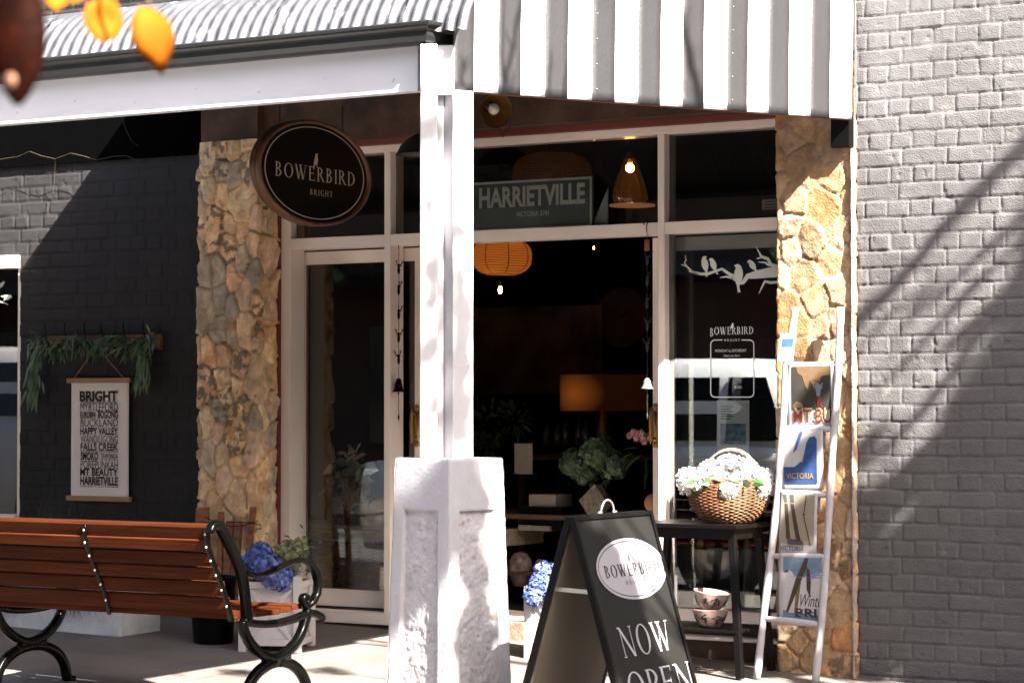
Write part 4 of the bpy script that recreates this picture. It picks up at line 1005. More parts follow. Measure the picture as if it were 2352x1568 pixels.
# ---- oval hanging sign (perpendicular to the wall)
XS = -.38
sc_ = aX(722, 397, XS); rz_ = (aX(722, 276, XS) - aX(722, 518, XS)).length / 2; ry_ = abs(aX(851, 397, XS).y - aX(597, 397, XS).y) / 2 * 1.03
sc_.y = (aX(851, 397, XS).y + aX(597, 397, XS).y) / 2
t = thing('oval_sign', 'black oval hanging shop sign with a brown rounded rim and a cream bird', 'hanging sign', sc_)
def oval(a, k, x): return V((x, sc_.y + ry_ * k * math.cos(a), sc_.z + rz_ * k * math.sin(a)))
g = G(); prof = [(.90, -.055), (1.0, -.057), (1.004, -.048), (.99, -.042), (1.0, -.036), (1.002, -.026), (.99, -.020), (.998, -.014), (1.0, -.006), (.99, 0), (.965, .003), (.945, .0), (.937, -.008), (.92, -.012)]
m = 72; g.v = []
for k, x in prof:
    for i in range(m): g.v.append(tuple(oval(2 * pi * i / m, k, XS + x)))
for j in range(len(prof) - 1):
    for i in range(m): a = j * m + i; b = j * m + (i + 1) % m; g.f.append((a, a + m, b + m, b))
g.build('rim', M['copper'], t, True)
g = G(); g.add([oval(2 * pi * i / m, .935, XS - .010) for i in range(m)], [tuple(range(m))]); g.add([oval(2 * pi * i / m, .935, XS - .052) for i in range(m)], [tuple(range(m))[::-1]])
g.build('face', M['signface'], t)
g = G(); g.add([oval(2 * pi * i / m, .875, XS - .0085) for i in range(m)] + [oval(2 * pi * i / m, .858, XS - .0085) for i in range(m)], [(i, (i + 1) % m, m + (i + 1) % m, m + i) for i in range(m)])
g.build('oval_line', M['cream'], t)
g = G(); o = V((XS - .0085, sc_.y - ry_ * .70, sc_.z - rz_ * .15))
serif(g, 'BOWERBIRD', o, YD, ZD, ry_ * 1.42, rz_ * .27, .12, 0)
serif(g, 'BRIGHT', V((XS - .0085, sc_.y - ry_ * .10, sc_.z - rz_ * .42)), YD, ZD, ry_ * .40, rz_ * .11, .3, 0)
bird(g, V((XS - .008, sc_.y + ry_ * .0, sc_.z + rz_ * .21)), YD, ZD, .075, 1, .35)
g.build('lettering', M['cream'], t)
for k in (-.55, .55):
    g = G()
    p = V((XS - .035, sc_.y + ry_ * k, sc_.z + rz_ * .86)); n_ = 9
    for j in range(n_):
        c = p + V((0, 0, .016 * j + .01)); e = XD if j % 2 else YD
        g.tube([c + e * .005 * math.cos(a) + ZD * .010 * math.sin(a) for a in [i * pi / 4 for i in range(9)]], .0014, 4, False)
    g.build('hanging_chain', M['iron'], t, True)

# ---- gooseneck lamps on the lintel
def lamp(pos, aim, r, label, px_arm, inner):
    o = thing('wall_lamp', label, 'wall lamp', pos, 'gooseneck lamps on the lintel'); aim = V(aim).normalized(); pos = V(pos)
    g = G(); g.lathe([(.02, -.0), (.032, .01), (.05, .02), (.6 * r, .045), (.86 * r, .085), (r, .135), (r * 1.03, .138), (r * .98, .134), (.84 * r, .082), (.55 * r, .043), (.03, .024)], pos, 32, aim)
    g.build('shade', M['blackmat'], o, True)
    g = G(); g.lathe([(.03, .0255), (.55 * r, .0445), (.835 * r, .0835), (r * .975, .132)], pos, 32, aim)
    g.build('shade_lining', inner, o, True)
    g = G(); g.lathe([(.001, .01), (.014, .012), (.016, .04), (.028, .07), (.032, .095), (.024, .118), (.001, .128)], pos, 16, aim); g.build('bulb', mk('frosted_bulb', (.7, .68, .6), .2), o, True)
    w_ = V((pos.x + px_arm, -.142, pos.z + .06)); g = G()
    g.tube([w_, w_ + V((0, -.10, .05)), w_.lerp(pos, .6) + V((0, -.02, .10)), pos - aim * .05, pos], .009, 8)
    g.lathe([(.001, 0), (.045, 0), (.045, .012), (.001, .014)], w_, 18, (0, -1, 0)); g.build('arm', M['blackmat'], o, True)
    return o
p1 = aY(978, 300, -.36); lamp(p1 + V((0, 0, .0)), (0, 0, -1), .165, 'black barn lamp facing down, left of the white corner post', .04, mk('dull_enamel', (.05, .05, .045), .5))
p2 = aY(1122, 245, -.40); lamp(p2, (.62, -.52, -.22), .098, 'small gooseneck lamp turned to show its brass lined bowl, right of the white post', -.07, M['brass'])
g = G(); g.tube([p2 + V((-.07, .25, .03)), p2 + V((-.05, .2, -.10)), p2 + V((.0, .15, -.155)), p2 + V((.06, .12, -.12)), p2 + V((.09, .1, -.03))], .003, 6)
tag(g.build('lamp_flex', M['blackmat'], None, True), 'black flex drooping below the brass lined lamp', 'cable')

# ---- wind chimes
def chime(px, Y_, ys_, bell, tail, top, label, metal, bellm, box=False):
    tp = aY(px, top, Y_); o = thing('wind_chime', label, 'wind chime', tp, 'cast deer wind chimes by the door'); zz = lambda py: aY(px, py, Y_).z; x, y = tp.x, Y_
    g = G(); g.tube([(x - .018, y, tp.z + .012), (x - .022, y, tp.z + .03), (x - .008, y, tp.z + .042), (x + .004, y, tp.z + .03), (x - .004, y, tp.z), (x, y, tp.z - .03)], .003, 6); g.build('hook', M['iron'], o, True)
    g = G(); z0 = tp.z - .03; z1 = zz(tail)
    n_ = int((z0 - z1) / .0115)
    for j in range(n_):
        c = V((x + .0012 * math.sin(j), y, z0 - j * .0115)); e = V((1, .3, 0)).normalized() if j % 2 else V((-.4, 1, 0)).normalized()
        g.tube([c + e * .0032 * math.cos(a) + ZD * .0072 * math.sin(a) for a in [i * pi / 3 for i in range(7)]], .0011, 3, False)
    g.build('chain', metal, o)
    for k, py in enumerate(ys_):
        z = zz(py); g = G(); s = 1 if k % 2 else -1; tw = .5 + .8 * k
        g.sph((x, y, z - .020), .0115, 8, 6, (.8, .8, 2.2)); g.sph((x, y, z + .006), .010, 8, 6, (1, 1, .9))
        ca, sa = math.cos(tw), math.sin(tw)
        for q in (1, -1):
            B = lambda a, b: (x + q * a * abs(ca) + .003 * sa, y + a * sa * .6, z + b)
            g.tube([B(.006, .008), B(.022, .018), B(.030, .040)], [.0032, .0026, .0014], 5)
            g.tube([B(.020, .017), B(.016, .036)], [.0022, .0012], 5); g.tube([B(.026, .028), B(.040, .032)], [.002, .001], 5)
            g.tube([B(.008, .004), B(.020, .002)], [.004, .002], 5)
        g.build('stag_head', metal, o, True)
    zt, zb_ = zz(bell[0]), zz(bell[1]); h = zt - zb_
    G().lathe([(.001, h), (.006, h), (.013, h * .93), (.019, h * .7), (.023, h * .4), (.028, h * .15), (.037, 0), (.034, .002), (.02, h * .4), (.001, h * .9)], (x, y, zb_), 20).build('bell', bellm, o, True)
    g = G(); g.sph((x, y, zb_ - .008), .006, 8, 6); g.tube([(x, y, z1 + .03), (x, y, z1 + .01), (x, y, z1 - .012)], [.001, .006, .001], 6); g.build('clapper', metal, o, True)
    if box:
        z = zz(563); g = G(); g.box(x - .014, x + .014, y - .004, y + .004, z - .032, z + .03); g.build('timber_tag', M['rustic'], o)
chime(916, .02, (612, 660, 716, 769, 819), (868, 900), 962, 560, 'rusty chain of stag heads with a dark bell, left of the doorway', M['iron'], M['iron'])
chime(1486, -.03, (592, 640, 690, 742, 790), (868, 893), 960, 522, 'dark stag head chain with a silver bell, right side of the doorway', M['blackmat'], M['silver'], True)

# ---- linen scroll
YB = -.128
def wp(px, py, Y_=YB): return aY(px, py, Y_)
xa, xb = wp(165, 900).x, wp(297, 900).x; zt_, zbm = wp(231, 873).z, wp(231, 1144).z
t = thing('linen_scroll', 'grey linen wall scroll printed with town names between two honey timber battens', 'wall scroll', (wp(230, 870).x, YB, zt_))
nx, nz = 20, 40; U, Z = np.meshgrid(np.linspace(xa, xb, nx), np.linspace(zbm, zt_, nz))
P = np.stack([U, YB - .004 + .002 * np.sin(U * 30) * np.sin(Z * 4), Z], -1); grid(P).build('linen', M['linen'], t, True, solid=.002)
for nm, z in (('top_batten', zt_), ('bottom_batten', zbm)):
    G().box(xa - .026, xb + .022, YB - .022, YB + .004, z - .017, z + .014).build('batten', M['oak'], t, bevel=.002)
ap = wp(232, 812)
g = G(); g.tube([(xa + .03, YB - .01, zt_ + .015), (ap.x - .07, YB - .02, ap.z - .01)], .0035, 6); g.tube([(xb - .04, YB - .01, zt_ + .015), (ap.x + .04, YB - .02, ap.z - .01)], .0035, 6); g.tube([(ap.x - .07, YB - .02, ap.z - .01), (ap.x + .04, YB - .02, ap.z - .008)], .0035, 6)
g.build('leather_cord', M['oak'], t, True)
rows = [('BRIGHT', 185, 272, 897, 922, .04, 0), ('MYRTLEFORD', 186, 273, 925, 944, 0, 0), ('EUROBIN', 186, 221, 945, 958, .03, 0), ('BOGONG', 227, 273, 943, 961, .03, 0), ('BUCKLAND', 187, 273, 962, 979, 0, 0), ('HAPPY VALLEY', 186, 273, 981, 998, .03, 0), ('WANDILIGONG', 187, 273, 1000, 1017, 0, 0), ('FALLS CREEK', 187, 273, 1018, 1034, .025, 0), ('SMOKO', 187, 228, 1038, 1056, .03, 0), ('TAWONGA', 233, 273, 1041, 1053, .015, 0), ('POREPUNKAH', 187, 273, 1058, 1075, 0, 0), ('MT BEAUTY', 186, 273, 1076, 1092, .03, 0), ('HARRIETVILLE', 186, 273, 1095, 1113, .035, 0)]
g = G(); k2 = 2.7025
for s, a, b, y0, y1, bd, _ in rows:
    pa, pb = wp(a, y1), wp(b, y0); text(g, s, (pa.x, YB - .0085, pa.z), XD, ZD, pb.x - pa.x, pb.z - pa.z, bd)
for a, b, y in ((186, 271, 923.5), (186, 221, 959.5), (187, 273, 1036), (233, 273, 1055), (186, 274, 1116)):
    pa, pb = wp(a, y), wp(b, y); g.box(pa.x, pb.x, YB - .0088, YB - .0082, pa.z - .0018, pa.z + .0018)
text(g, 'A HIGH COUNTRY PRINT', (wp(243, 1122).x, YB - .0085, wp(243, 1122).z), XD, ZD, wp(273, 1120).x - wp(243, 1120).x, .006, 0) if False else None
g.build('lettering', M['ink'], t)

# ---- hook rail and garland
pa, pb = wp(110, 770), wp(372, 808); zr = (wp(110, 769).z + wp(110, 808).z) / 2
t = thing('hook_rail', 'rough red timber coat rail with six black wire hooks on the dark brick wall', 'hook rail', (pa.x, YB, zr))
G().box(pa.x, pb.x, -.150, -.118, zr - .048, zr + .045).build('board', M['rustic'], t, bevel=.003)
for px in (116, 161, 206, 245, 296, 341):
    x = wp(px, 770).x; g = G(); g.tube([(x + .02, -.155, zr + .0), (x + .012, -.175, zr + .02), (x + .002, -.18, zr + .07), (x - .004, -.175, zr + .12), (x - .016, -.165, zr + .125), (x - .014, -.165, zr + .08)], .0035, 6)
    g.tube([(x + .02, -.155, zr), (x + .022, -.16, zr - .03), (x + .02, -.19, zr - .045), (x + .015, -.20, zr - .03)], .0035, 6); g.build('hook', M['iron'], t, True)
g = G(); rs = random.Random(3)
xg0, xg1 = pa.x - .03, pb.x - .03
path = [(xg0 + (xg1 - xg0) * i / 40, zr + .02 - .035 * math.sin(i / 40 * pi * 3) ** 2) for i in range(41)]
for x, z in path:
    for k in range(12):
        d = V((rs.uniform(-.9, .9), rs.uniform(-.7, -.05), rs.uniform(-1.1, .5))); leafblade(g, (x + rs.uniform(-.02, .02), -.175 + rs.uniform(-.02, .01), z + rs.uniform(-.03, .03)), d, rs.uniform(.05, .11), .020, V((rs.uniform(-1, 1), rs.uniform(-1, 1), .2)), .3)
for x0, z0, ln, nn_ in ((xg0 - .01, zr, .33, 70), (xg1 - .06, zr - .02, .24, 60)):
    for k in range(nn_):
        u = rs.random(); leafblade(g, (x0 + rs.gauss(0, .028) - .05 * u * (1 if x0 < pa.x else 0), -.175 + rs.uniform(-.03, .01), z0 - u * ln), (rs.uniform(-.5, .4), rs.uniform(-.4, 0), -1), rs.uniform(.07, .12), .020, V((1, rs.uniform(-1, 1), 0)), .2)
o = g.build('leaf_garland', M['leaf'], None, True); tag(o, 'dark green willow leaf garland draped over the timber hook rail', 'garland')
g = G(); c = wp(334, 890); g.tube([(c.x, -.17, c.z + .02), (c.x + .006, -.17, c.z - .015), (c.x + .001, -.17, c.z - .02), (c.x - .004, -.17, c.z + .015)], .0018, 5)
tag(g.build('wooden_peg', M['oak'], None), 'tiny pale wooden peg hanging under the right end of the garland', 'peg')

# ---- wires along the top of the dark wall
g = G(); px_ = [(0, 366), (40, 360), (68, 348), (95, 358), (127, 365), (163, 352), (190, 358), (222, 368), (262, 359), (290, 358), (318, 370)]
g.tube([wp(a, b, -.20) for a, b in px_], .0016, 4); g.tube([wp(127, 365, -.2), wp(126, 385, -.17), wp(125, 415, -.15), wp(122, 445, -.15)], .0014, 4)
g.tube([aY(278, 265, -.9), aY(290, 300, -.8), aY(302, 325, -.7), aY(318, 337, -.6)], .0016, 4)
tag(g.build('fairy_light_wire', mk('pale_wire', (.05, .035, .02), .6), None), 'thin fairy light wire drooping along the top of the dark brick wall', 'wire')

# ---- next shop's window at far left
t = thing('side_window', 'cream framed window at the left edge with dried flowers and books behind the glass', 'window', (XW, -.1, zlw0))
G().box(-5.2, XW - .004, -.135, -.06, 2.215, 2.298).build('head_frame', M['white'], t, bevel=.004)
G().box(XW - .03, XW - .004, -.09, -.02, zlw0 + .001, 2.214).build('side_frame', M['white'], t, bevel=.003)
G().box(-5.2, XW - .031, -.058, -.053, zlw0 + .03, 2.214).build('pane', M['glassr'], t)
G().box(-5.2, XW - .031, -.11, .0, zlw0 + .001, zlw0 + .03).build('sill', M['white'], t)
for py in (1053, 925): z = aY(10, py, .12).z; G().box(-5.2, XW - .04, .05, .35, z - .012, z + .006).build('shelf', mk('glass_shelf', (.25, .28, .24), .2), t)
g = G(); c = aY(18, 790, .18)
for k in range(7): petals(g, c + V((random.uniform(-.22, .06), random.uniform(-.05, .1), random.uniform(-.05, .08))), .06, 60, .02, seed=400 + k, full=True)
tag(g.build('dried_hydrangeas', M['petalp'], None), 'bunch of dusty pink dried hydrangeas inside the left edge window', 'dried flowers')
zb1 = aY(10, 925, .12).z + .007
for k, (px, w_, h_, m_) in enumerate(((12, .075, .21, M['wh']), (31, .035, .205, M['linen']), (38, .02, .19, M['abback']))):
    c = aY(px, 900, .13); g = G(); g.box(c.x - w_ / 2, c.x + w_ / 2, .09, .19, zb1, zb1 + h_ * .72); ob = g.build('book', m_, None, bevel=.002)
    tag(ob, ('white book standing on the shelf of the left edge window', 'narrow grey book beside the white one in the left edge window', 'thin beige book at the right end of the books in the left edge window')[k], 'book', 'books in the side window')
c = aY(12, 1020, .2); g = G(); g.sph(c, .13, 20, 12, (1, .8, .8)); tag(g.build('pink_cushion', M['petalp'], None, True), 'round dusty pink cushion on the lower shelf of the left edge window', 'cushion')
g = G(); a_ = aY(-8, 672, -.062)
for k, (px, py, rot, s) in enumerate(((14, 683, -.9, .075), (2, 655, -.4, .06))):
    c = aY(px, py, -.062); bird(g, c, XD, ZD, s, 1, rot)
g.tube([aY(-10, 690, -.062), aY(14, 697, -.062), aY(18, 700, -.062)], .004, 5)
g.build('bird_decal', M['decal'], t)

# ---- planters
def planter(c, rot, w_, h_, label, flower_label, fm, fseed, extra=True, nf=5):
    o = thing('planter_box', label, 'planter', c, 'white planter boxes of blue hydrangeas'); c = V(c)
    a, b = V((math.cos(rot), math.sin(rot), 0)), V((-math.sin(rot), math.cos(rot), 0)); hw_ = w_ / 2
    g = G(); g.obox(c + ZD * (h_ * .54), a * (hw_ - .02), b * (hw_ - .02), ZD * (h_ * .42)); g.build('box', M['planter'], o)
    for sa in (-1, 1):
        for sb in (-1, 1):
            g = G(); p = c + a * sa * (hw_ - .018) + b * sb * (hw_ - .018); g.obox(p + ZD * (h_ / 2 + .012), a * .021, b * .021, ZD * (h_ / 2 + .012)); g.sph(p + ZD * (h_ + .022), .018, 8, 5, (1, 1, .5)); g.build('corner_post', M['planter'], o, bevel=.002)
    g = G()
    for nn, tt in ((a, b), (-a, b), (b, a), (-b, a)):
        f = c + nn * (hw_ - .011)
        for z in (h_ * .14, h_ * .94): g.obox(f + ZD * z, tt * (hw_ - .041), nn * .008, ZD * .018)
        for s in (1, -1): g.bar(f - nn * (.004 - .001 * s) + tt * (-s) * (hw_ - .05) + ZD * h_ * .19, f - nn * (.004 - .001 * s) + tt * s * (hw_ - .05) + ZD * h_ * .89, .010, .026, nn.cross(V((0, 0, 1))))
    g.build('cross_rails', M['planter'], o)
    G().obox(c + ZD * (h_ * .965), a * (hw_ - .03), b * (hw_ - .03), ZD * .004).build('soil', M['twig'], o)
    return o
pcn = aG(590, 1500); rot1 = math.radians(22)
planter((pcn.x - .035, pcn.y + .23, gz(pcn.x, pcn.y)), rot1 * 1.0, .34, .385, 'white cross-braced planter box behind the right end of the bench', '', None, 1)
pb_ = V((pcn.x - .035, pcn.y + .23, gz(pcn.x, pcn.y) + .40))
t = thing('blue_hydrangea', 'blue hydrangea blooms with green foliage in the planter behind the bench', 'hydrangea', pb_)
def atd(px, py, d): return CAM + ray(px, py) * d
dpl = (pb_ - CAM).dot(FW)
for i, (px, py, r, dd) in enumerate(((590, 1285, .075, -.10), (606, 1298, .080, -.14), (634, 1320, .080, -.18), (652, 1330, .062, -.15), (600, 1268, .055, -.05))):
    g = G(); petals(g, atd(px, py, dpl + dd), r, 170, .0165, seed=200 + i, full=True); g.build('bloom', M['petalb'], t)
g = G(); rs = random.Random(9)
for i in range(8):
    petals(g, atd(rs.uniform(640, 692), rs.uniform(1258, 1305), dpl + rs.uniform(-.05, .12)), .05, 40, .016, seed=230 + i, full=True)
g.build('green_florets', M['petalg'], t)
g = G()
for i in range(170):
    p = atd(rs.uniform(548, 705), rs.gauss(1290, 25), dpl + rs.uniform(-.05, .16)); leafblade(g, p, V((rs.gauss(0, 1), rs.gauss(0, 1), rs.uniform(-.2, .8))), rs.uniform(.03, .06), .024, V((rs.gauss(0, 1), rs.gauss(0, 1), .2)))
g.build('foliage', M['leaf2'], t)
p2 = aG(1262, 1512); c2_ = V((p2.x + .02, p2.y + .10, gz(p2.x, p2.y)))
planter(c2_, math.radians(4), .30, .36, 'white planter box in the sun behind the pavement sign', '', None, 2)
t = thing('blue_hydrangea', 'blue hydrangea blooms peeping out left of the pavement sign', 'hydrangea', c2_ + ZD * .37)
d2 = (c2_ - CAM).dot(FW)
for i, (px, py, r, dd) in enumerate(((1226, 1368, .05, -.12), (1243, 1340, .06, -.10), (1250, 1312, .05, -.06), (1280, 1330, .08, -.05), (1262, 1356, .05, -.1))):
    g = G(); petals(g, atd(px, py, d2 + dd), r, 130, .0155, seed=260 + i, full=True); g.build('bloom', M['petalb'], t)
g = G()
for i in range(50):
    p = atd(rs.uniform(1236, 1300), rs.uniform(1300, 1350), d2 + rs.uniform(-.05, .1)); leafblade(g, p, V((rs.gauss(0, 1), rs.gauss(0, 1), rs.uniform(0, .8))), rs.uniform(.02, .045), .018, V((rs.gauss(0, 1), rs.gauss(0, 1), .2)))
g.build('foliage', M['petalg'], t)

# ---- concrete trough with trailing grass, black pot
pk_ = aG(275, 1463); zt = gz(pk_.x, pk_.y)
t = thing('concrete_trough', 'pale rectangular concrete planter trough under the bench, against the dark wall', 'planter', (pk_.x - .4, pk_.y + .2, zt))
G().box(pk_.x - .95, pk_.x, pk_.y, pk_.y + .36, zt + .0, zt + .28).build('trough', M['concrete'], t, bevel=.01)
g = G(); rs = random.Random(12)
for i in range(260):
    x = pk_.x - rs.choice([rs.uniform(.02, .93), rs.gauss(.33, .03), rs.gauss(.85, .05)]); y = pk_.y - rs.uniform(0, .03); z = zt + .28; ln = rs.uniform(.06, .22)
    g.tube([(x, y + .05, z + .0), (x + rs.uniform(-.02, .02), y, z + .02), (x + rs.uniform(-.04, .04), y - .02, z - ln * .5), (x + rs.uniform(-.05, .05), y - .01, z - ln)], [.0012, .0012, .001, .0004], 3)
for i in range(26):
    x = pk_.x - rs.uniform(.3, .75); g.tube([(x, pk_.y + .15, zt + .28), (x + rs.uniform(-.04, .04), pk_.y + .12, zt + .5), (x + rs.uniform(-.16, .10), pk_.y + .1, zt + rs.uniform(.55, .78))], [.0015, .001, .0005], 3)
tag(g.build('trailing_grass', mk('dry_grass', (.09, .075, .04), .9, .3, 20), None), 'dry wispy grass trailing over the front of the concrete trough', 'grass')
pp_ = aG(458, 1480); G_ = G().lathe([(.001, 0), (.105, 0), (.11, .01), (.13, .34), (.138, .345), (.138, .37), (.12, .37), (.115, .33), (.001, .32)], (pp_.x, pp_.y + .12, gz(pp_.x, pp_.y)), 28)
tag(G_.build('plant_pot', M['black'], None, True), 'black round plant pot in the shade behind the bench', 'pot')
# rustic stakes and wire in the black pot
t = thing('timber_stakes', 'reddish split timber stakes and wire leaning on the stone pier behind the bench', 'timber stakes', (pp_.x + .05, -.3, .4))
for (a, b, w_) in (((460, 1240), (466, 1165), .085), ((520, 1262), (530, 1196), .05), ((537, 1262), (548, 1200), .045), ((562, 1252), (582, 1163), .030), ((505, 1250), (508, 1175), .03)):
    p, q = aY(*a, -.36), aY(*b, -.30); p.z -= .30; G().bar(p, q, w_, .03, (0, 1, .05)).build('stake', M['rustic'], t, bevel=.003)
g = G(); g.tube([aY(*p, -.40) for p in ((464, 1195), (490, 1206), (520, 1200), (545, 1198), (575, 1200), (598, 1205), (600, 1214), (588, 1214))], .003, 5); g.tube([aY(*p, -.41) for p in ((470, 1188), (500, 1200), (530, 1208), (560, 1206), (592, 1196))], .003, 5)
g.build('wire', M['iron'], t)

# ---- door mat
pm = [aG(804, 1476), aG(896, 1440), aG(960, 1448), aG(960, 1482)]
g = G(); x0, x1 = pm[0].x, pm[0].x + .62; y1 = -.02; y0 = pm[0].y
g.add([(x, y, gz(x, y) + .014) for y in (y0, y1) for x in (x0, x1)], [(0, 1, 3, 2)]); g.add([(x, y0 + .0, gz(x, y0) + d) for d in (.003, .014) for x in (x0, x1)], [(0, 1, 3, 2)]); g.add([(x0, y, gz(x0, y) + d) for d in (.003, .014) for y in (y0, y1)], [(0, 2, 3, 1)])
tag(g.build('door_mat', mk('grey_coir', (.20, .175, .15), .95, .2, 80, .6, 300), None), 'grey mat on the pavement in front of the shop doorway', 'door mat')

# ---- decals and papers on the display window
YG = .0535
t = thing('window_decals', 'pale branch with four birds and the opening hours lettering on the display window', 'window decal', aY(1680, 700, YG))
dpt = lambda X_, Y_: aY(1476.7 + X_ * .33333, 522.6 + Y_ * .33333, YG)
def limb(g, pts, ws):
    P_ = [dpt(*p) for p in pts]; fine, fw = [], []
    for i in range(len(P_) - 1):
        for k in range(4): fine.append(P_[i].lerp(P_[i + 1], k / 4)); fw.append(ws[i] + (ws[i + 1] - ws[i]) * k / 4)
    fine.append(P_[-1]); fw.append(ws[-1]); b = len(g.v)
    for i, p in enumerate(fine):
        d = (fine[min(i + 1, len(fine) - 1)] - fine[max(i - 1, 0)]).normalized(); n = V((-d.z, 0, d.x)) * fw[i] * .00082
        g.v += [tuple(p + n), tuple(p - n)]
        if i: k = b + 2 * (i - 1); g.f.append((k, k + 1, k + 3, k + 2))
g = G()
limb(g, [(262, 255), (300, 265), (340, 305), (400, 320), (450, 318), (500, 300), (545, 285), (600, 325), (640, 350), (680, 370)], [2, 5, 7, 9, 9, 8, 8, 12, 20, 14])
limb(g, [(290, 190), (298, 225), (285, 240), (300, 265)], [2, 4, 3, 5]); limb(g, [(315, 300), (340, 308), (380, 320)], [3, 5, 6])
limb(g, [(640, 385), (690, 380), (720, 335), (780, 325), (860, 312), (925, 305), (1000, 300)], [6, 12, 16, 26, 32, 34, 34])
limb(g, [(530, 345), (570, 338), (620, 350)], [2, 5, 8]); limb(g, [(925, 375), (880, 380), (840, 370), (815, 420), (800, 455)], [8, 9, 8, 5, 2])
limb(g, [(770, 120), (800, 170), (815, 200), (860, 215), (880, 255), (930, 275), (1000, 290)], [2, 5, 9, 10, 12, 14, 16]); limb(g, [(795, 238), (840, 240), (875, 262)], [2, 6, 8]); limb(g, [(785, 215), (815, 205)], [3, 5])
g.build('branch', M['decal'], t)
for (x, y, s, fl, rot) in ((430, 262, .105, -1, .22), (487, 262, .090, 1, .38), (657, 340, .140, 1, -.03), (758, 266, .085, 1, .62)):
    g = G(); perch(g, dpt(x, y) + V((0, -.0004, 0)), s, fl, rot); g.build('bird', M['decal'], t)
g = G(); w0, w1 = dpt(496, 745), dpt(765, 700); b0 = dpt(462, 750); b1 = dpt(490, 702)
serif(g, 'OWERBIRD', (w0.x - .005, YG, dpt(0, 746).z), XD, ZD, w1.x - w0.x + .004, .040, .10, 0)
serif(g, 'B', (b0.x, YG, b0.z), XD, ZD, .022, .045, .1, 0); bird(g, dpt(614, 682), XD, ZD, .032, 1, .3)
a, b = dpt(560, 783), dpt(668, 768); serif(g, 'BRIGHT', (a.x, YG, a.z), XD, ZD, b.x - a.x, .012, .3, 0)
for s, xa_, xb_, ya, yb_ in (('MONDAY to SATURDAY', 498, 712, 858, 836), ('10am to 4pm', 556, 668, 893, 873), ('5151', 632, 678, 1108, 1090)):
    a, b = dpt(xa_, ya), dpt(xb_, yb_); text(g, s, (a.x, YG, a.z), XD, ZD, b.x - a.x, b.z - a.z, -.004)
def rrect(g, x0, x1, y0, y1, r, wd, gap=None):
    pts = []
    for cx, cy, a0 in ((x1 - r, y0 + r, -90), (x1 - r, y1 - r, 0), (x0 + r, y1 - r, 90), (x0 + r, y0 + r, 180)):
        for k in range(7): a = math.radians(a0 + 15 * k); pts.append((cx + r * math.cos(a), cy + r * math.sin(a)))
    if gap: pts = [(gap[1], y0)] + pts + [(gap[0], y0)]
    limb(g, pts, [wd] * len(pts))
rrect(g, 467, 764, 774, 1167, 30, 3.2, (548, 680))
g.build('lettering', M['decalw'], t)
a, b = aY(1648, 1041, .062 + .01), aY(1722, 919, .072)
t = thing('window_notice', 'laminated notice with a blue photograph taped inside the display window', 'notice', (a.x, .07, a.z))
G().box(a.x, b.x, .066, .067, aY(1648, 1075, .07).z, b.z).build('sheet', mk('laminated_paper', (.85, .85, .88), .5, .02), t)
g = G(); cu0, cu1 = a.x + .02, b.x - .02
G().box(cu0, cu1, .0648, .0655, b.z - .235, b.z - .125).build('blue_photo', mk('mottled_blue_print', (.03, .08, .16), .7, 0, 28, c2=(.35, .52, .68)), t)
for k in range(6): g.box(cu0 + .004, cu0 + .075 - .012 * (k % 2), .0648, .0655, b.z - .036 - k * .013, b.z - .031 - k * .013)
g.build('print_lines', M['ink'], t)
a, b = aY(1749, 482, .052), aY(1786, 457, .052)
t = thing('security_sticker', 'small pale sticker low in the right transom light', 'sticker', (a.x, .05, a.z))
G().box(a.x, b.x + .02, .0575, .059, a.z, b.z).build('label', M['abback'], t)
g = G()
for k in range(3): g.box(a.x + .02, b.x, .0565, .0572, b.z - .014 - k * .016, b.z - .009 - k * .016)
g.build('print_lines', M['ink'], t)
# ================================================================== INSIDE THE SHOP
def em(name, c, s, base=(.2, .1, .03)): return mk(name, base, .7, 0, emit=c, es=s)
# town sign in the transom light
YI = .085
a, b = aY(1086, 525, YI), aY(1361, 404, YI)
xs0 = aY(1086, 480, YI).x - .30; t = thing('town_sign', 'dark grey HARRIETVILLE sign with a pale border behind the transom glass', 'sign', (b.x, YI, a.z))
zs0, zs1 = aY(1355, 520, YI).z, aY(1355, 404, YI).z
G().box(xs0, b.x, YI, YI + .02, zs0, zs1).build('panel', M['frosty'], t)
g = G(); e = .010
for (p, q, r, s) in ((xs0 + .02, b.x - .004, zs1 - .016, zs1 - .004), (xs0 + .02, b.x - .004, zs0 + .004, zs0 + .014), (b.x - .016, b.x - .004, zs0 + .014, zs1 - .016)): g.box(p, q, YI - .003, YI - .0005, r, s)
text(g, 'HARRIETVILLE', (aY(1101, 470, YI).x, YI - .002, aY(1220, 474, YI).z), XD, ZD, aY(1344, 440, YI).x - aY(1101, 470, YI).x, aY(1220, 425, YI).z - aY(1220, 473, YI).z, .035)
text(g, 'VICTORIA 3741', (aY(1186, 495, YI).x, YI - .002, aY(1220, 497, YI).z), XD, ZD, aY(1261, 490, YI).x - aY(1186, 490, YI).x, .030, .01)
g.build('lettering', M['signtxt'], t)
g = G(); p = [aY(1361, 521, .14), aY(1398, 521, .14), aY(1398, 432, .14)]; g.poly([(q.x, .14, q.z) for q in p], NF, -.01)
p = [aY(1352, 521, .15), aY(1357, 521, .15), aY(1361, 440, .15), aY(1350, 470, .15)]; g.poly([(q.x, .15, q.z) for q in p], NF, -.004)
tag(g.build('toy_sail', mk('worn_white_sail', (.5, .5, .5), .9, .15), None), 'white triangular toy boat sail standing in the transom light right of the town sign', 'toy sail')
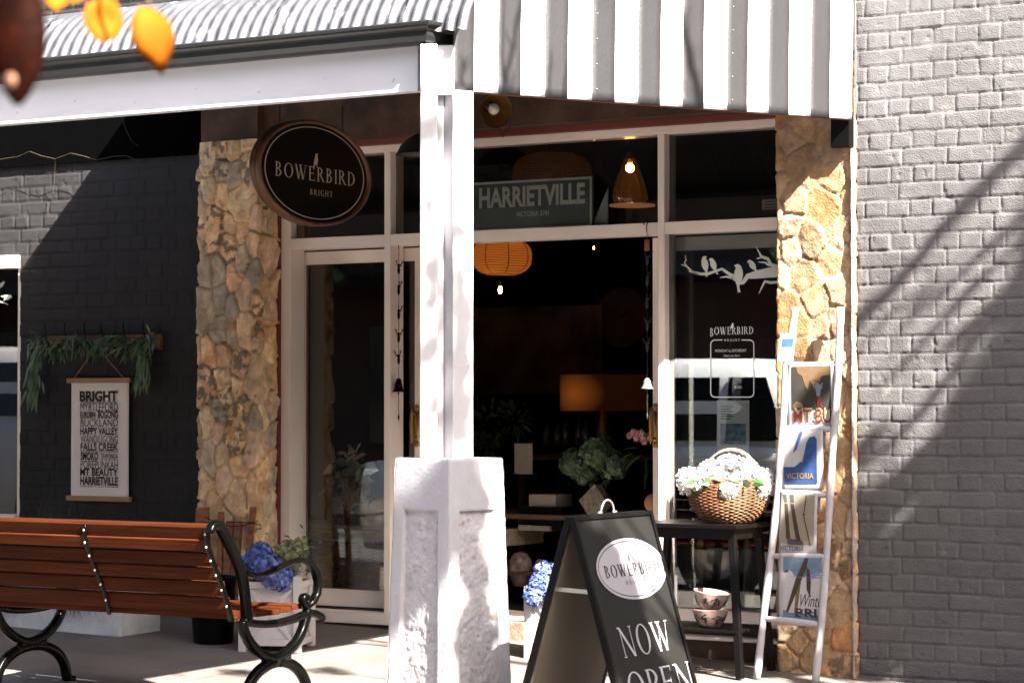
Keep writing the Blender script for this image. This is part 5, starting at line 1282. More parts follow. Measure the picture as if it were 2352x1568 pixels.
# lanterns
def lantern(px, py, Y_, rx, rz, c_s, label, ribs=14):
    c = aY(px, py, Y_); o = thing('paper_lantern', label, 'paper lantern', c, 'paper lanterns in the shop')
    n_ = 36; prof = [(max(.06, math.sqrt(max(0, 1 - (k / 14) ** 2))) * 1.0, k / 14) for k in range(-13, 14)]
    g = G(); g.lathe([((1 - abs(z) ** 2.6) ** .42 * rx if abs(z) < .93 else .3 * rx, z * rz) for _, z in prof], c, 40); g.build('paper_shade', em('lantern_glow' + str(c_s), (1, .24, .025), c_s, (.012, .006, .003)), o, True)
    g = G()
    for k in range(-ribs // 2, ribs // 2 + 1):
        z = k / (ribs / 2) * .9; r = (1 - abs(z) ** 2.6) ** .42 * rx + .002; g.tube([c + V((r * math.cos(a), r * math.sin(a), z * rz + .004 * math.sin(a * 3))) for a in [2 * pi * i / 36 for i in range(37)]], .0022, 4, False)
    for a in [i * pi / 4 for i in range(8)]: g.tube([c + V((((1 - abs(z) ** 2.6) ** .42 * rx + .003) * math.cos(a), ((1 - abs(z) ** 2.6) ** .42 * rx + .003) * math.sin(a), z * rz)) for z in np.linspace(-.9, .9, 9)], .003, 4)
    g.build('wire_ribs', M['twig'], o); G().tube([c + ZD * rz, c + ZD * 1.2], .004, 5).build('cord', M['black'], o)
lantern(1152, 590, 1.9, .20, .125, .036, 'round orange paper lantern hanging in the open doorway')
lantern(1268, 400, 2.6, .27, .15, .0018, 'dim orange ribbed lantern behind the town sign in the transom light')
def bulb(px, py, Y_, s, label, sz=.03):
    c = aY(px, py, Y_); o = thing('filament_bulb', label, 'light bulb', c)
    G().lathe([(.001, -1.5 * sz), (.55 * sz, -1.2 * sz), (.9 * sz, -.4 * sz), (.8 * sz, .4 * sz), (.45 * sz, 1.1 * sz), (.4 * sz, 1.6 * sz), (.001, 1.7 * sz)], c, 16).build('globe', em('amber_glow' + str(s), (1, .28, .04), s * .25), o, True)
    G().sph(c - ZD * sz * .1, sz * .42, 10, 8, (.7, .7, 1.7)).build('filament', em('filament_glow', (1, .72, .35), 6), o, True)
    bpy.data.objects[o.children[0].name].scale = (1, 1, 1)
    G().tube([c + ZD * sz * 1.6, c + ZD * .9], .003, 5).build('cord', M['black'], o)
def bulb2(px, py, Y_, label, sz):
    c = aY(px, py, Y_); o = thing('filament_bulb', label, 'light bulb', c)
    G().sph(c, sz * .5, 12, 8, (.8, .8, 1.7)).build('filament', em('filament_glow', (1, .62, .22), 5), o, True)
    g = G(); g.lathe([(sz * .55, .9 * sz), (sz * .4, 1.6 * sz), (sz * .35, 2.0 * sz), (.001, 2.1 * sz)], c, 12); g.build('cap', M['brass'], o, True)
    G().tube([c + ZD * sz * 2, c + ZD * .9], .003, 5).build('cord', M['black'], o)
bulb2(1149, 666, 2.2, 'glowing amber filament bulb hanging below the round orange lantern', .030)
bulb2(1262, 393, 2.55, 'small bulb inside the dim ribbed lantern', .016)
bulb2(1364, 569, 3.0, 'tiny distant bulb glowing high in the dark doorway', .012)
# glass pendant near the transom
c = aY(1447, 392, .75); t = thing('glass_pendant', 'amber glass cone pendant lamp glowing in the transom light', 'pendant lamp', c)
m_ = glass_mat('amber_glass', .02, (.80, .48, .16)); n_e = m_.node_tree.nodes.new('ShaderNodeEmission'); n_e.inputs[0].default_value = (1, .33, .04, 1); n_e.inputs[1].default_value = .003; n_a = m_.node_tree.nodes.new('ShaderNodeAddShader'); o_ = [n for n in m_.node_tree.nodes if n.type == 'OUTPUT_MATERIAL'][0]; k_ = o_.inputs[0].links[0].from_socket; m_.node_tree.links.new(k_, n_a.inputs[0]); m_.node_tree.links.new(n_e.outputs[0], n_a.inputs[1]); m_.node_tree.links.new(n_a.outputs[0], o_.inputs[0])
G().lathe([(.022, .075), (.035, .06), (.075, -.04), (.10, -.125), (.105, -.16), (.09, -.185)], c, 28).build('glass_shade', m_, t, True)
G().sph(c + ZD * .015, .026, 12, 10, (1, 1, 1)).build('bulb', em('warm_white_glow', (1, .66, .28), 9), t, True)
G().lathe([(.001, .11), (.02, .105), (.024, .075), (.02, .05)], c, 16).build('cap', M['brass'], t, True)
G().tube([c + ZD * .1, c + ZD * .6], .003, 5).build('cord', M['black'], t)
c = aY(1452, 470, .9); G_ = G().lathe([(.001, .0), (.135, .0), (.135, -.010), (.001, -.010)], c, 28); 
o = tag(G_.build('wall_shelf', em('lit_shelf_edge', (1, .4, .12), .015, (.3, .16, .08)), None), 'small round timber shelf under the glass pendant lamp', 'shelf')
# drum table lamp on a cabinet
a, b = aY(1307, 943, 2.6), aY(1466, 860, 2.6); c = (a + b) / 2; c.y = 2.6; r = (b.x - a.x) / 2 * 1.1
t = thing('table_lamp', 'table lamp with a wide orange drum shade deep in the doorway', 'table lamp', c)
m = mk('drum_shade_fabric', (.012, .006, .003), .9, .1, 60); nt_ = m.node_tree; N = nt_.nodes
tc = N.new('ShaderNodeTexCoord'); sp_ = N.new('ShaderNodeTexGradient'); sp_.gradient_type = 'SPHERICAL'; mp_ = N.new('ShaderNodeMapping')
mp_.inputs['Location'].default_value = (.30, 0.45, .05); mp_.inputs['Scale'].default_value = (4.5, 1.5, 6.0)
nt_.links.new(tc.outputs['Object'], mp_.inputs[0]); nt_.links.new(mp_.outputs[0], sp_.inputs[0])
ml = N.new('ShaderNodeMath'); ml.operation = 'MULTIPLY_ADD'; ml.inputs[1].default_value = .017; ml.inputs[2].default_value = .0010; nt_.links.new(sp_.outputs[1], ml.inputs[0])
N['Principled BSDF'].inputs['Emission Color'].default_value = (1, .24, .03, 1); nt_.links.new(ml.outputs[0], N['Principled BSDF'].inputs['Emission Strength'])
h = b.z - a.z; G().lathe([(r, -h / 2), (r, h / 2)], c, 40).build('drum_shade', m, t, True)
G().lathe([(.001, -.42), (.08, -.42), (.085, -.40), (.03, -.36), (.05, -.28), (.02, -h / 2), (.02, .0)], c, 20).build('base', M['brass'], t, True)
zc = c.z - .42
# shop furniture
def cab(name, label, x0, x1, y0, y1, z0, z1, shelves, cat='shelf unit'):
    o = thing(name, label, cat, ((x0 + x1) / 2, y0, z0)); m = M['shelfw']
    G().box(x0, x1, y0, y1, z1 - .03, z1).build('top', m, o, bevel=.003)
    for z in shelves: G().box(x0 + .04, x1 - .04, y0 + .01, y1, z - .02, z).build('shelf', m, o)
    for x in (x0 + .02, x1 - .02):
        for y in (y0 + .02, y1 - .02): G().box(x - .02, x + .02, y - .02, y + .02, z0, z1 - .031).build('leg', m, o)
    return o
cab('console_cabinet', 'dark timber cabinet carrying the drum table lamp inside the shop', -1.4, 1.9, 2.35, 2.9, .14, zc, [.5], 'cabinet')
TZ = aY(1300, 1200, 1.0).z
cab('display_table', 'low dark timber display table with boxes and pots inside the doorway', -.95, .75, .85, 1.5, .14, aY(1300, 1180, 1.0).z, [aY(1250, 1310, 1.0).z], 'table')
def obj1(name, label, cat, g, m, grp=None, smooth=False, bevel=0): return tag(g.build(name, m, None, smooth, bevel), label, cat, grp)
def bxp(px0, px1, py0, py1, Y_, d): a, b = aY(px0, py1, Y_), aY(px1, py0, Y_); return G().box(a.x, b.x, Y_, Y_ + d, a.z, b.z)
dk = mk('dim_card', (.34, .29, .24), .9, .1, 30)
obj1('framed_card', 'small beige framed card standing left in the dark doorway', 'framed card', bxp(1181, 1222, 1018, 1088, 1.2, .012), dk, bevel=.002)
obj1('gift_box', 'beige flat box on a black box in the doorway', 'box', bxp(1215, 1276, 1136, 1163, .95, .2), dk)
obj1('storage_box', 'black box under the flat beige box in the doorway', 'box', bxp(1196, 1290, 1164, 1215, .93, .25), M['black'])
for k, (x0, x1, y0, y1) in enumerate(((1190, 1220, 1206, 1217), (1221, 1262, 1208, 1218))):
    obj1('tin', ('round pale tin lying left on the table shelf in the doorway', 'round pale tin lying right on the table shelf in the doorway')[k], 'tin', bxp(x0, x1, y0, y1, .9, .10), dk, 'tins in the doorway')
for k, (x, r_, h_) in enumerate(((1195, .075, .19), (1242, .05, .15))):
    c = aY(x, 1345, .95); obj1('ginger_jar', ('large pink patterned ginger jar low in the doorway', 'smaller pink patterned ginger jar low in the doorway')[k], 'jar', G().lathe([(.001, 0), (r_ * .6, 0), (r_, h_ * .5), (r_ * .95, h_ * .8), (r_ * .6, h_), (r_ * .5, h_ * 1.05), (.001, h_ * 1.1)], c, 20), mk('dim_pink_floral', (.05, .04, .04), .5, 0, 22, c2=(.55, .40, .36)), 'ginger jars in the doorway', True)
c = aY(1358, 1145, .8); g = G(); d1, d2 = V((.7, .1, .7)), V((-.62, .1, .74)); g.obox(c + V((.0, .06, -.02)), d1 * .07, d2 * .075, V((.1, 1, 0)) * .035); obj1('patterned_tin', 'patterned square box standing on its corner in the doorway', 'box', g, mk('dim_damask', (.12, .10, .07), .7, 0, 40, c2=(.40, .34, .26)))
for k, (px, py, r_) in enumerate(((1318, 1065, .085), (1375, 1040, .11), (1412, 1068, .08), (1345, 1085, .07))):
    g = G(); petals(g, aY(px, py, .9), r_, 110, .022, seed=500 + k, full=True); obj1('green_hydrangea', 'dark green hydrangea head in the dim doorway', 'hydrangea', g, M['leaf'], 'green hydrangeas in the doorway')
g = G()
for i in range(90): p = aY(random.uniform(1300, 1425), random.uniform(1040, 1105), .95); leafblade(g, p, V((random.gauss(0, 1), random.gauss(0, 1), random.gauss(0, .6))), .06, .03)
obj1('hydrangea_foliage', 'green leaves around the hydrangea heads in the doorway', 'foliage', g, M['leaf'])
for k, (px, h_) in enumerate(((1255, .14), (1282, .13), (1300, .17), (1330, .18), (1346, .15))):
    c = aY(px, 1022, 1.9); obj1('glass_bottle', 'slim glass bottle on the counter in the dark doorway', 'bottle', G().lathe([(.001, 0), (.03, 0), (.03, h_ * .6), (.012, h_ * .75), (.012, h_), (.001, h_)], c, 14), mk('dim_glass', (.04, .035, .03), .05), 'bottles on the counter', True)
# pink flowers at the right side of the doorway
t = thing('pink_flowers', 'pale pink blossom with green leaves at the right edge of the doorway', 'flowers', aY(1480, 1020, .30))
g = G()
for i, (px, py, r_) in enumerate(((1472, 998, .022), (1480, 1008, .024), (1492, 1003, .016), (1462, 1006, .012), (1446, 1000, .008), (1455, 992, .008))): petals(g, aY(px, py, .30), r_, 40, .014, seed=540 + i, full=True)
g.build('blossom', M['petalpk'], t)
g = G()
for p, d, l in (((1470, 1030), (-1, 0, .15), .11), ((1475, 1045), (-.9, -.1, -.5), .12), ((1490, 1065), (-.2, 0, -1), .13), ((1486, 1050), (.2, -.3, -.8), .10), ((1490, 1030), (.1, -.4, .6), .08), ((1462, 1040), (-1, -.2, -.2), .10)): leafblade(g, aY(*p, .28), d, l, .045, YD)
g.build('leaves', mk('fresh_green_leaf', (.035, .10, .02)), t)
c = aY(1502, 1155, .40); obj1('clay_pot', 'round orange clay pot at the right edge of the doorway', 'pot', G().sph(c, .055, 18, 12), mk('terracotta', (.42, .20, .08), .7, .1), None, True)
c = aY(1434, 730, 4.5); t = thing('wall_clock', 'faint round clock on the dark back wall', 'clock', c); G().lathe([(.001, 0), (.21, 0), (.23, .01), (.23, .05)], c, 32, (0, -1, 0), sx=1, sy=1).build('dial', mk('dim_dial', (.16, .11, .06), .9, .2), t)
G().bar(c + V((0, -.055, 0)), c + V((.07, -.055, .06)), .006, .006).build('clock_hand', M['black'], t)
for k_, (px, py, r_) in enumerate(((1120, 990, .16), (1180, 970, .12), (1105, 1040, .10))):
    g = G(); spray(g, aY(px, py, 2.1), r_, 70, .07, .03, 700 + k_); obj1('potted_fern', ('loose dark foliage at the left side of the doorway by the post', 'airy dark foliage right of the loose foliage in the doorway', 'small low dark foliage behind the column in the doorway')[k_], 'plant', g, M['leaf'], 'foliage in the dim shop')
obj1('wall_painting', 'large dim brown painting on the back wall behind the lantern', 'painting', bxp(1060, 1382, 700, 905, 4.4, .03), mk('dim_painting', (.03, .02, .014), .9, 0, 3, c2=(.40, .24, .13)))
# behind the left door pane
zt3 = aY(780, 1205, .75).z
t = thing('wicker_console', 'dark woven wicker console behind the left glass door', 'console', (-1.2, .75, .14))
x0, x1 = -2.6, -.55
G().box(x0, x1, .72, 1.25, zt3 - .10, zt3).build('plank_top', mk('weathered_plank', (.32, .22, .13), .8, 0, 8, .5, 20, c2=(.66, .50, .33), stretch=(1, 8, 8)), t)
g = G()
for k in range(30):
    z = .15 + k * (zt3 - .26) / 30; g.tube([(x0 + i * .05, .74 + .006 * (1 if (i + k) % 2 else -1), z) for i in range(int((x1 - x0) / .05) + 1)], .008, 5)
for i in range(int((x1 - x0) / .10)): g.tube([(x0 + i * .1 + .02, .745, .14), (x0 + i * .1 + .02, .745, zt3 - .1)], .008, 5)
g.build('woven_front', M['wickerd'], t, True)
bk = aY(800, 1145, .95); t = thing('rattan_vase', 'tall brown rattan vase of grey green foliage behind the left glass door', 'vase', (bk.x, .95, zt3)); 
G().lathe([(.001, 0), (.13, 0), (.135, .01), (.14, .28), (.13, .29), (.001, .28)], (bk.x, .95, zt3 + .001), 24).build('rattan_body', mk('rattan_weave', (.25, .14, .07), .8, 0, 60, .8, 80, c2=(.65, .42, .25)), t, True)
g = G(); rs = random.Random(77)
for i in range(44):
    p = aY(rs.uniform(765, 850), rs.uniform(1055, 1125), .93 + rs.uniform(-.1, .1)); leafblade(g, p, V((rs.gauss(0, 1), rs.gauss(0, .6), rs.uniform(-.6, .5))), rs.uniform(.08, .13), .06, V((rs.gauss(0, .4), rs.gauss(0, .3), 1)), .1)
g.build('round_leaves', mk('sage_leaf', (.50, .60, .42), .7, .15), t)
g = G()
for i in range(16): leafblade(g, aY(rs.uniform(770, 835), rs.uniform(1030, 1065), .85), V((rs.gauss(0, 1), rs.gauss(0, .3), rs.uniform(0, 1))), .07, .025, V((rs.gauss(0, 1), 0, 1)), .1)
g.build('pale_blooms', mk('dusky_bloom', (.75, .58, .50), .8, .2, 20), t)
bkt = aY(855, 1180, .8); t = thing('stacked_baskets', 'two small nested bark baskets tied with ribbon behind the left glass door', 'basket', bkt)
g = G()
for k, (dz, r_, tl) in enumerate(((-.05, .10, .1), (.03, .12, .35))):
    ax = V((-math.sin(tl), 0, math.cos(tl))); g.lathe([(r_ * .6, -.04), (r_ * .9, 0), (r_, .035), (r_ * .95, .04), (r_ * .7, 0)], bkt + ZD * dz, 20, ax)
g.build('bark_bowl', mk('birch_bark', (.50, .34, .22), .7, 0, 14, c2=(.85, .76, .66)), t, True)
g = G()
for k in range(5): p = bkt + V((-.03 + .02 * k, -.10, .06)); g.tube([p + V((.03 * math.cos(a + k), 0, .03 * math.sin(a) + .01 * k)) for a in [i * .9 for i in range(7)]], .004, 5)
g.build('ribbon_bow', M['wh'], t)

# ================================================================== OUTSIDE THE FRAME: street tree, near branch, parked cars, buildings opposite
SV = V((2.3, -1.0, 2.3))
rt = random.Random(21)
t = thing('street_tree', 'autumn street tree on the kerb that casts the branch shadows', 'tree', (8.6, -3.4, gz(8.6, -3.4)))
trunk = V((8.6, -3.4, gz(8.6, -3.4) - .05)); fork = V((8.5, -3.4, 3.2))
g = G(); g.tube([trunk, trunk + ZD * .4, V((8.55, -3.4, 1.8)), fork], [.24, .19, .16, .14], 12); g.build('trunk', M['bark'], t, True)
def target(p, tt): return V(p) + SV * tt * .36
SN = SV.length
def wt(px, py, tt): return target(aY(px, py, -.2), tt)
def pt(px, py, d, tt): return target(CAM + ray(px, py) * d, tt)
CL = []
for px, py, r, n, tt in [(1835, 1200, .08, 130, 4.6), (1850, 1330, .11, 210, 4.6), (1900, 1400, .09, 130, 4.6), (1815, 1440, .09, 130, 4.6), (1890, 1190, .07, 110, 4.6), (1835, 1050, .07, 80, 4.6), (1870, 910, .05, 45, 4.6), (1785, 1290, .06, 80, 4.6), (1750, 1480, .08, 110, 4.6), (1885, 1540, .09, 120, 4.6), (1650, 1420, .10, 130, 4.6), (1600, 1180, .04, 30, 4.6), (1640, 1150, .035, 26, 4.6)]: CL.append((target(on_lad(px, py), tt), r, n))
# clumps whose shade falls on the grey wall (photograph pixels on the wall plane)
for px, py, r, n, tt in [(2330, 800, .13, 150, 5.0), (2340, 930, .19, 420, 5.0), (2240, 900, .08, 60, 5.1), (2330, 1100, .27, 420, 4.9), (2230, 1140, .13, 260, 5.1), (2110, 1230, .13, 330, 5.2), (2030, 1160, .10, 160, 5.3), (2330, 1290, .24, 400, 4.9), (2200, 1330, .13, 260, 5.1), (2060, 1350, .14, 340, 5.2), (2340, 1480, .20, 420, 4.9), (2200, 1480, .15, 220, 5.0), (2020, 1500, .14, 260, 5.1), (2110, 1100, .08, 50, 5.2), (2000, 1010, .05, 24, 5.3), (2290, 700, .06, 30, 5.0), (2400, 1200, .3, 800, 4.8), (2420, 1000, .25, 500, 4.8), (2400, 1420, .3, 700, 4.8),
    (1860, 1250, .10, 170, 5.2), (1820, 1120, .07, 90, 5.2), (1900, 950, .05, 40, 5.2), (1880, 1080, .09, 130, 5.2), (1830, 1350, .10, 190, 5.2), (1930, 1180, .09, 120, 5.2), (1940, 1350, .12, 260, 5.2), (1850, 1500, .14, 260, 5.3), (1930, 1520, .10, 160, 5.3)]: CL.append((wt(px, py, tt), r, n))
for px, py, d, r, n, tt in [(1080, 1180, 9.6, .10, 110, 5.3), (1100, 1290, 9.6, .10, 130, 5.2), (1115, 1420, 9.6, .11, 130, 5.2), (1060, 1500, 9.6, .10, 110, 5.2), (1070, 1080, 9.65, .07, 60, 5.3), (960, 1180, 9.6, .12, 110, 5.3), (930, 1100, 9.6, .08, 60, 5.3), (980, 1330, 9.6, .08, 50, 5.3), (1068, 620, 9.7, .05, 22, 5.4), (1075, 760, 9.7, .06, 34, 5.4), (1075, 900, 9.7, .06, 40, 5.4), (985, 480, 9.7, .05, 14, 5.4), (985, 700, 9.7, .05, 16, 5.4), (985, 950, 9.7, .06, 24, 5.4),
    (1390, 1220, 9.0, .13, 240, 5.0), (1500, 1260, 9.1, .10, 110, 5.0), (1380, 1330, 9.0, .10, 110, 5.0), (1520, 1350, 9.1, .12, 190, 5.0), (1440, 1400, 9.0, .14, 330, 5.0), (1450, 1300, 9.0, .10, 170, 5.0), (1475, 1290, 9.0, .11, 260, 4.6), (1500, 1330, 9.0, .08, 120, 4.6), (1480, 1280, 9.0, .10, 200, 5.0), (1420, 1470, 9.0, .10, 190, 5.0), (1580, 1540, 9.1, .12, 200, 5.0), (1340, 1200, 9.0, .10, 140, 5.0), (1450, 1190, 9.1, .08, 110, 5.0), (985, 300, 9.7, .07, 40, 5.4), (1025, 250, 9.7, .05, 26, 5.4), (990, 620, 9.7, .06, 45, 5.4), (1060, 520, 9.7, .05, 40, 5.4), (1075, 690, 9.7, .06, 60, 5.4), (1065, 830, 9.7, .06, 60, 5.4), (980, 820, 9.7, .06, 40, 5.4), (1060, 980, 9.7, .06, 60, 5.4), (1000, 1160, 9.6, .12, 170, 5.3), (1110, 1140, 9.6, .09, 130, 5.3), (1040, 1260, 9.6, .08, 90, 5.3), (950, 1240, 9.6, .1, 100, 5.3), (1540, 1480, 9.1, .12, 190, 5.0), (1400, 1500, 9.0, .09, 110, 5.0), (1480, 1540, 9.0, .08, 80, 5.0), (1330, 1300, 9.1, .09, 90, 5.0), (1280, 1500, 9.2, .12, 160, 5.0),
    (200, 1560, 11.8, .16, 90, 6.0), (560, 1530, 12.3, .12, 60, 6.0), (760, 1540, 12.4, .12, 60, 6.0)]: CL.append((pt(px, py, d, tt), r, n))
br_ = G(); lf = G()
for i, (c, r, n) in enumerate(CL):
    mid = fork.lerp(c, .5) + V((rt.uniform(-.3, .3), rt.uniform(-.3, .3), rt.uniform(.1, .5)))
    if i % 3 == 0: br_.tube([fork, fork.lerp(mid, .5) + V((0, 0, .15)), mid, mid.lerp(c, .6), c], [.06, .04, .025, .012, .005], 6)
    for k in range(5):
        e = c + V((rt.gauss(0, 1), rt.gauss(0, 1), rt.gauss(0, 1))).normalized() * r * rt.uniform(.8, 1.6); br_.tube([c.lerp(e, -.6), c, e], [.008, .006, .002], 4)
    for k in range(int(n * (1.9 if n < 200 else 1.9))):
        d = V((rt.gauss(0, 1), rt.gauss(0, 1), rt.gauss(0, 1))).normalized() * r * rt.random() ** .45; p = c + d; s = rt.uniform(.018, .034)
        a = V((rt.gauss(0, 1), rt.gauss(0, 1), rt.gauss(0, 1))).normalized(); b = a.cross(V((rt.gauss(0, 1), rt.gauss(0, 1), rt.gauss(0, 1)))).normalized()
        lf.add([p - a * s, p - b * s * .7, p + a * s, p + b * s * .7], [(0, 1, 2, 3)])
# limbs whose shadows fall as long streaks on the grey wall and the awning
def ray_x(px, py): q = CAM + ray(px, py) * 9.7; return q
def awt(px, py, tt):          # point on the awning face
    s = on_edge(px); q = A0 + ed2 * s; r_ = ray(px, py); t_ = ((q.x - CAM.x) ** 2 + (q.y - CAM.y) ** 2) ** .5 / math.hypot(r_.x, r_.y); return target(CAM + r_ * t_, tt)
LM = [([wt(2420, 250, 4.9), wt(2300, 385, 5.0), wt(2170, 520, 5.0), wt(2060, 650, 5.1), wt(1968, 748, 5.1)], .040), ([wt(2420, 420, 5.2), wt(2250, 590, 5.2), wt(2090, 730, 5.2)], .022), ([wt(2420, 640, 5.0), wt(2260, 760, 5.0), wt(2130, 930, 5.0), wt(1985, 1060, 5.0)], .026),
      ([wt(2420, 760, 4.9), wt(2280, 900, 4.9), wt(2130, 1040, 4.9), wt(1980, 1200, 4.9)], .060), ([wt(2440, 560, 5.1), wt(2300, 680, 5.1), wt(2180, 790, 5.1)], .026), ([wt(2400, 1100, 4.9), wt(2200, 1270, 4.9), wt(2000, 1430, 4.9)], .055), ([wt(2420, 1350, 4.9), wt(2200, 1520, 4.9)], .05), ([wt(2430, 940, 4.9), wt(2250, 1110, 4.9), wt(2080, 1290, 4.9)], .034), ([wt(2430, 1020, 4.8), wt(2260, 1180, 4.8), wt(2120, 1340, 4.8)], .040), ([wt(2430, 1220, 4.9), wt(2280, 1350, 4.9), wt(2100, 1500, 4.9)], .036), ([wt(2430, 850, 5.2), wt(2330, 950, 5.2), wt(2200, 1060, 5.2)], .026), ([wt(2160, 1180, 5.1), wt(2060, 1290, 5.1), wt(1975, 1370, 5.1)], .034), ([wt(2340, 560, 5.0), wt(2200, 700, 5.0), wt(2060, 850, 5.0)], .014), ([wt(2300, 960, 4.9), wt(2160, 1110, 4.9), wt(2010, 1270, 4.9)], .03), ([wt(2360, 1420, 4.9), wt(2200, 1560, 4.9)], .03), ([wt(2280, 600, 5.0), wt(2150, 740, 5.0), wt(2030, 880, 5.0)], .012), ([wt(2360, 1080, 4.8), wt(2220, 1230, 4.8), wt(2070, 1400, 4.8)], .022), ([wt(2150, 640, 5.3), wt(2060, 700, 5.3), wt(1990, 790, 5.3)], .016), ([wt(1800, 30, 4.6), wt(1880, 120, 4.6)], .001),
      ([awt(1145, 262, 3.2), awt(1160, 190, 3.2), awt(1180, 100, 3.2), awt(1196, 20, 3.2), awt(1204, -60, 3.2)], .013), ([awt(1160, 190, 3.2), awt(1152, 120, 3.2), awt(1154, 40, 3.2), awt(1150, -30, 3.2)], .010), ([awt(1176, 110, 3.2), awt(1158, 70, 3.2)], .006), ([awt(1176, 215, 3.2), awt(1180, 165, 3.2)], .007), ([awt(1165, 225, 3.2), awt(1170, 180, 3.2)], .007),
      ([awt(1260, 220, 3.2), awt(1262, 160, 3.2), awt(1266, 120, 3.2)], .009), ([awt(1295, 225, 3.2), awt(1302, 150, 3.2)], .009), ([awt(1058, 200, 3.2), awt(1066, 160, 3.2), awt(1060, 135, 3.2)], .010), ([awt(1066, 160, 3.2), awt(1078, 135, 3.2)], .007),
      ([awt(1614, 250, 5.5), awt(1590, 160, 5.5), awt(1570, 60, 5.5), awt(1545, -40, 5.5)], .040), ([pt(1062, 1040, 9.6, 5.3), pt(1075, 800, 9.6, 5.3), pt(1060, 640, 9.6, 5.3), pt(1075, 450, 9.6, 5.3)], .018), ([pt(1075, 800, 9.6, 5.3), pt(1045, 660, 9.6, 5.3)], .012)]
for P_, r_ in LM:
    Q = []
    for a, b in zip(P_[:-1], P_[1:]):
        for k in range(4): Q.append(a.lerp(b, k / 4) + V((rt.gauss(0, 1), rt.gauss(0, 1), rt.gauss(0, 1))) * min(.012, r_ * .5))
    Q.append(P_[-1]); br_.tube(Q, [r_ * (1 - .4 * i / len(Q)) for i in range(len(Q))], 7)
    if r_ > .02:
        br_.tube([Q[0], Q[0].lerp(fork, .5) + V((.5, 0, .4)), fork], [r_, r_ * 1.2, .06], 6)
        for k in range(8):
            q = Q[rt.randrange(len(Q))]; e = q + V((rt.gauss(0, 1), rt.gauss(0, 1), rt.gauss(0, 1))).normalized() * rt.uniform(.10, .25); br_.tube([q, q.lerp(e, .5), e], [r_ * .3, r_ * .2, r_ * .06], 4)
br_.build('limbs', M['bark'], t, True); lf.build('foliage', mk('autumn_leaf', (.16, .06, .012), .6, 0, 3, c2=(.2, .12, .02)), t)['kind'] = 'stuff'

t = thing('street_tree', 'second leafy autumn tree along the kerb, unseen, added to cut sky light on the wall', 'tree', (12.5, -4.6, gz(12.5, -4.6)))
G().tube([(12.5, -4.6, gz(12.5, -4.6) - .05), (12.45, -4.6, 1.5), (12.5, -4.5, 4.2)], [.22, .17, .1], 12).build('trunk', M['bark'], t, True)  # unseen tree, added to block sky fill on the grey wall
g = G()
for q in range(5200):
    d = V((rt.gauss(0, 1), rt.gauss(0, 1), rt.gauss(0, 1))).normalized() * rt.random() ** .4; p = V((11.6 + d.x * 3.3, -3.6 + d.y * 3.0, 4.6 + d.z * 2.7))
    if p.z - p.x > -4.6 or p.x < 7.6: continue  # crown clipped to block low sky but leave the sun clear
    s = rt.uniform(.07, .13); a = V((rt.gauss(0, 1), rt.gauss(0, 1), rt.gauss(0, 1))).normalized(); b = a.cross(V((rt.gauss(0, 1), rt.gauss(0, 1), 1))).normalized()
    g.add([p - a * s, p - b * s * .7, p + a * s, p + b * s * .7], [(0, 1, 2, 3)])
g.build('crown', MATS['autumn_leaf'], t)

# near autumn branch in the top left corner
t = thing('autumn_branch', 'out of focus branch tip with orange leaves hanging at the top left corner', 'branch', atd(180, -60, 3.2))
ol = mk('orange_leaf', (.20, .050, .0015), .7, 0, 9, .1, 40, c2=(.26, .095, .003), spec=.1); nt_ = ol.node_tree; N = nt_.nodes; tl = N.new('ShaderNodeBsdfTranslucent'); tl.inputs[0].default_value = (.26, .08, .004, 1); mxs = N.new('ShaderNodeMixShader'); mxs.inputs[0].default_value = .35
nt_.links.new(N['Principled BSDF'].outputs[0], mxs.inputs[1]); nt_.links.new(tl.outputs[0], mxs.inputs[2]); nt_.links.new(mxs.outputs[0], N['Material Output'].inputs[0])
def oleaf(pts, d, name, m, curl=.0):
    c = (sum(p[0] for p in pts) / len(pts), sum(p[1] for p in pts) / len(pts)); g = G(); n_ = len(pts); f = FPX / d
    ctr = atd(c[0], c[1], d + curl); vs = [ctr]
    for k, s in enumerate((.5, 1.0)):
        for (x, y) in pts: q = atd(c[0] + (x - c[0]) * s, c[1] + (y - c[1]) * s, d + curl * (1 - s ** 2) + .06 * (x - c[0]) / 60 * s * .4); vs.append(q)
    fs = [(0, 1 + i, 1 + (i + 1) % n_) for i in range(n_)] + [(1 + i, 1 + n_ + i, 1 + n_ + (i + 1) % n_, 1 + (i + 1) % n_) for i in range(n_)]
    g.add(vs, fs); return g.build(name, m, t, True, solid=.0006)
oleaf([(200, 8), (236, -8), (268, 4), (284, 40), (281, 68), (262, 90), (238, 100), (212, 86), (194, 58), (190, 30)], 3.2, 'leaf', ol, .01)
oleaf([(318, 14), (352, 20), (380, 40), (398, 66), (402, 96), (394, 124), (384, 150), (370, 174), (360, 160), (334, 138), (312, 118), (300, 84), (300, 48)], 3.1, 'leaf', ol, -.01)
oleaf([(92, -50), (160, -60), (170, -10), (150, 14), (128, 28), (110, 12), (92, -10)], 3.25, 'leaf', ol, .01)
oleaf([(150, -50), (240, -40), (200, -4), (170, 10), (150, 0)], 3.3, 'leaf', ol, .01)
g = G(); g.tube([atd(-40, -260, 3.1), atd(60, -150, 3.15), atd(180, -80, 3.2), atd(300, -60, 3.15), atd(360, -50, 3.1)], [.006, .005, .004, .003, .002], 6)
g.tube([atd(235, -72, 3.18), atd(236, -8, 3.2)], .0015, 5); g.tube([atd(330, -55, 3.12), atd(345, 18, 3.1)], .0015, 5); g.tube([atd(140, -110, 3.18), atd(135, -50, 3.25)], .0015, 5)
g.build('twig', M['twig'], t, True)
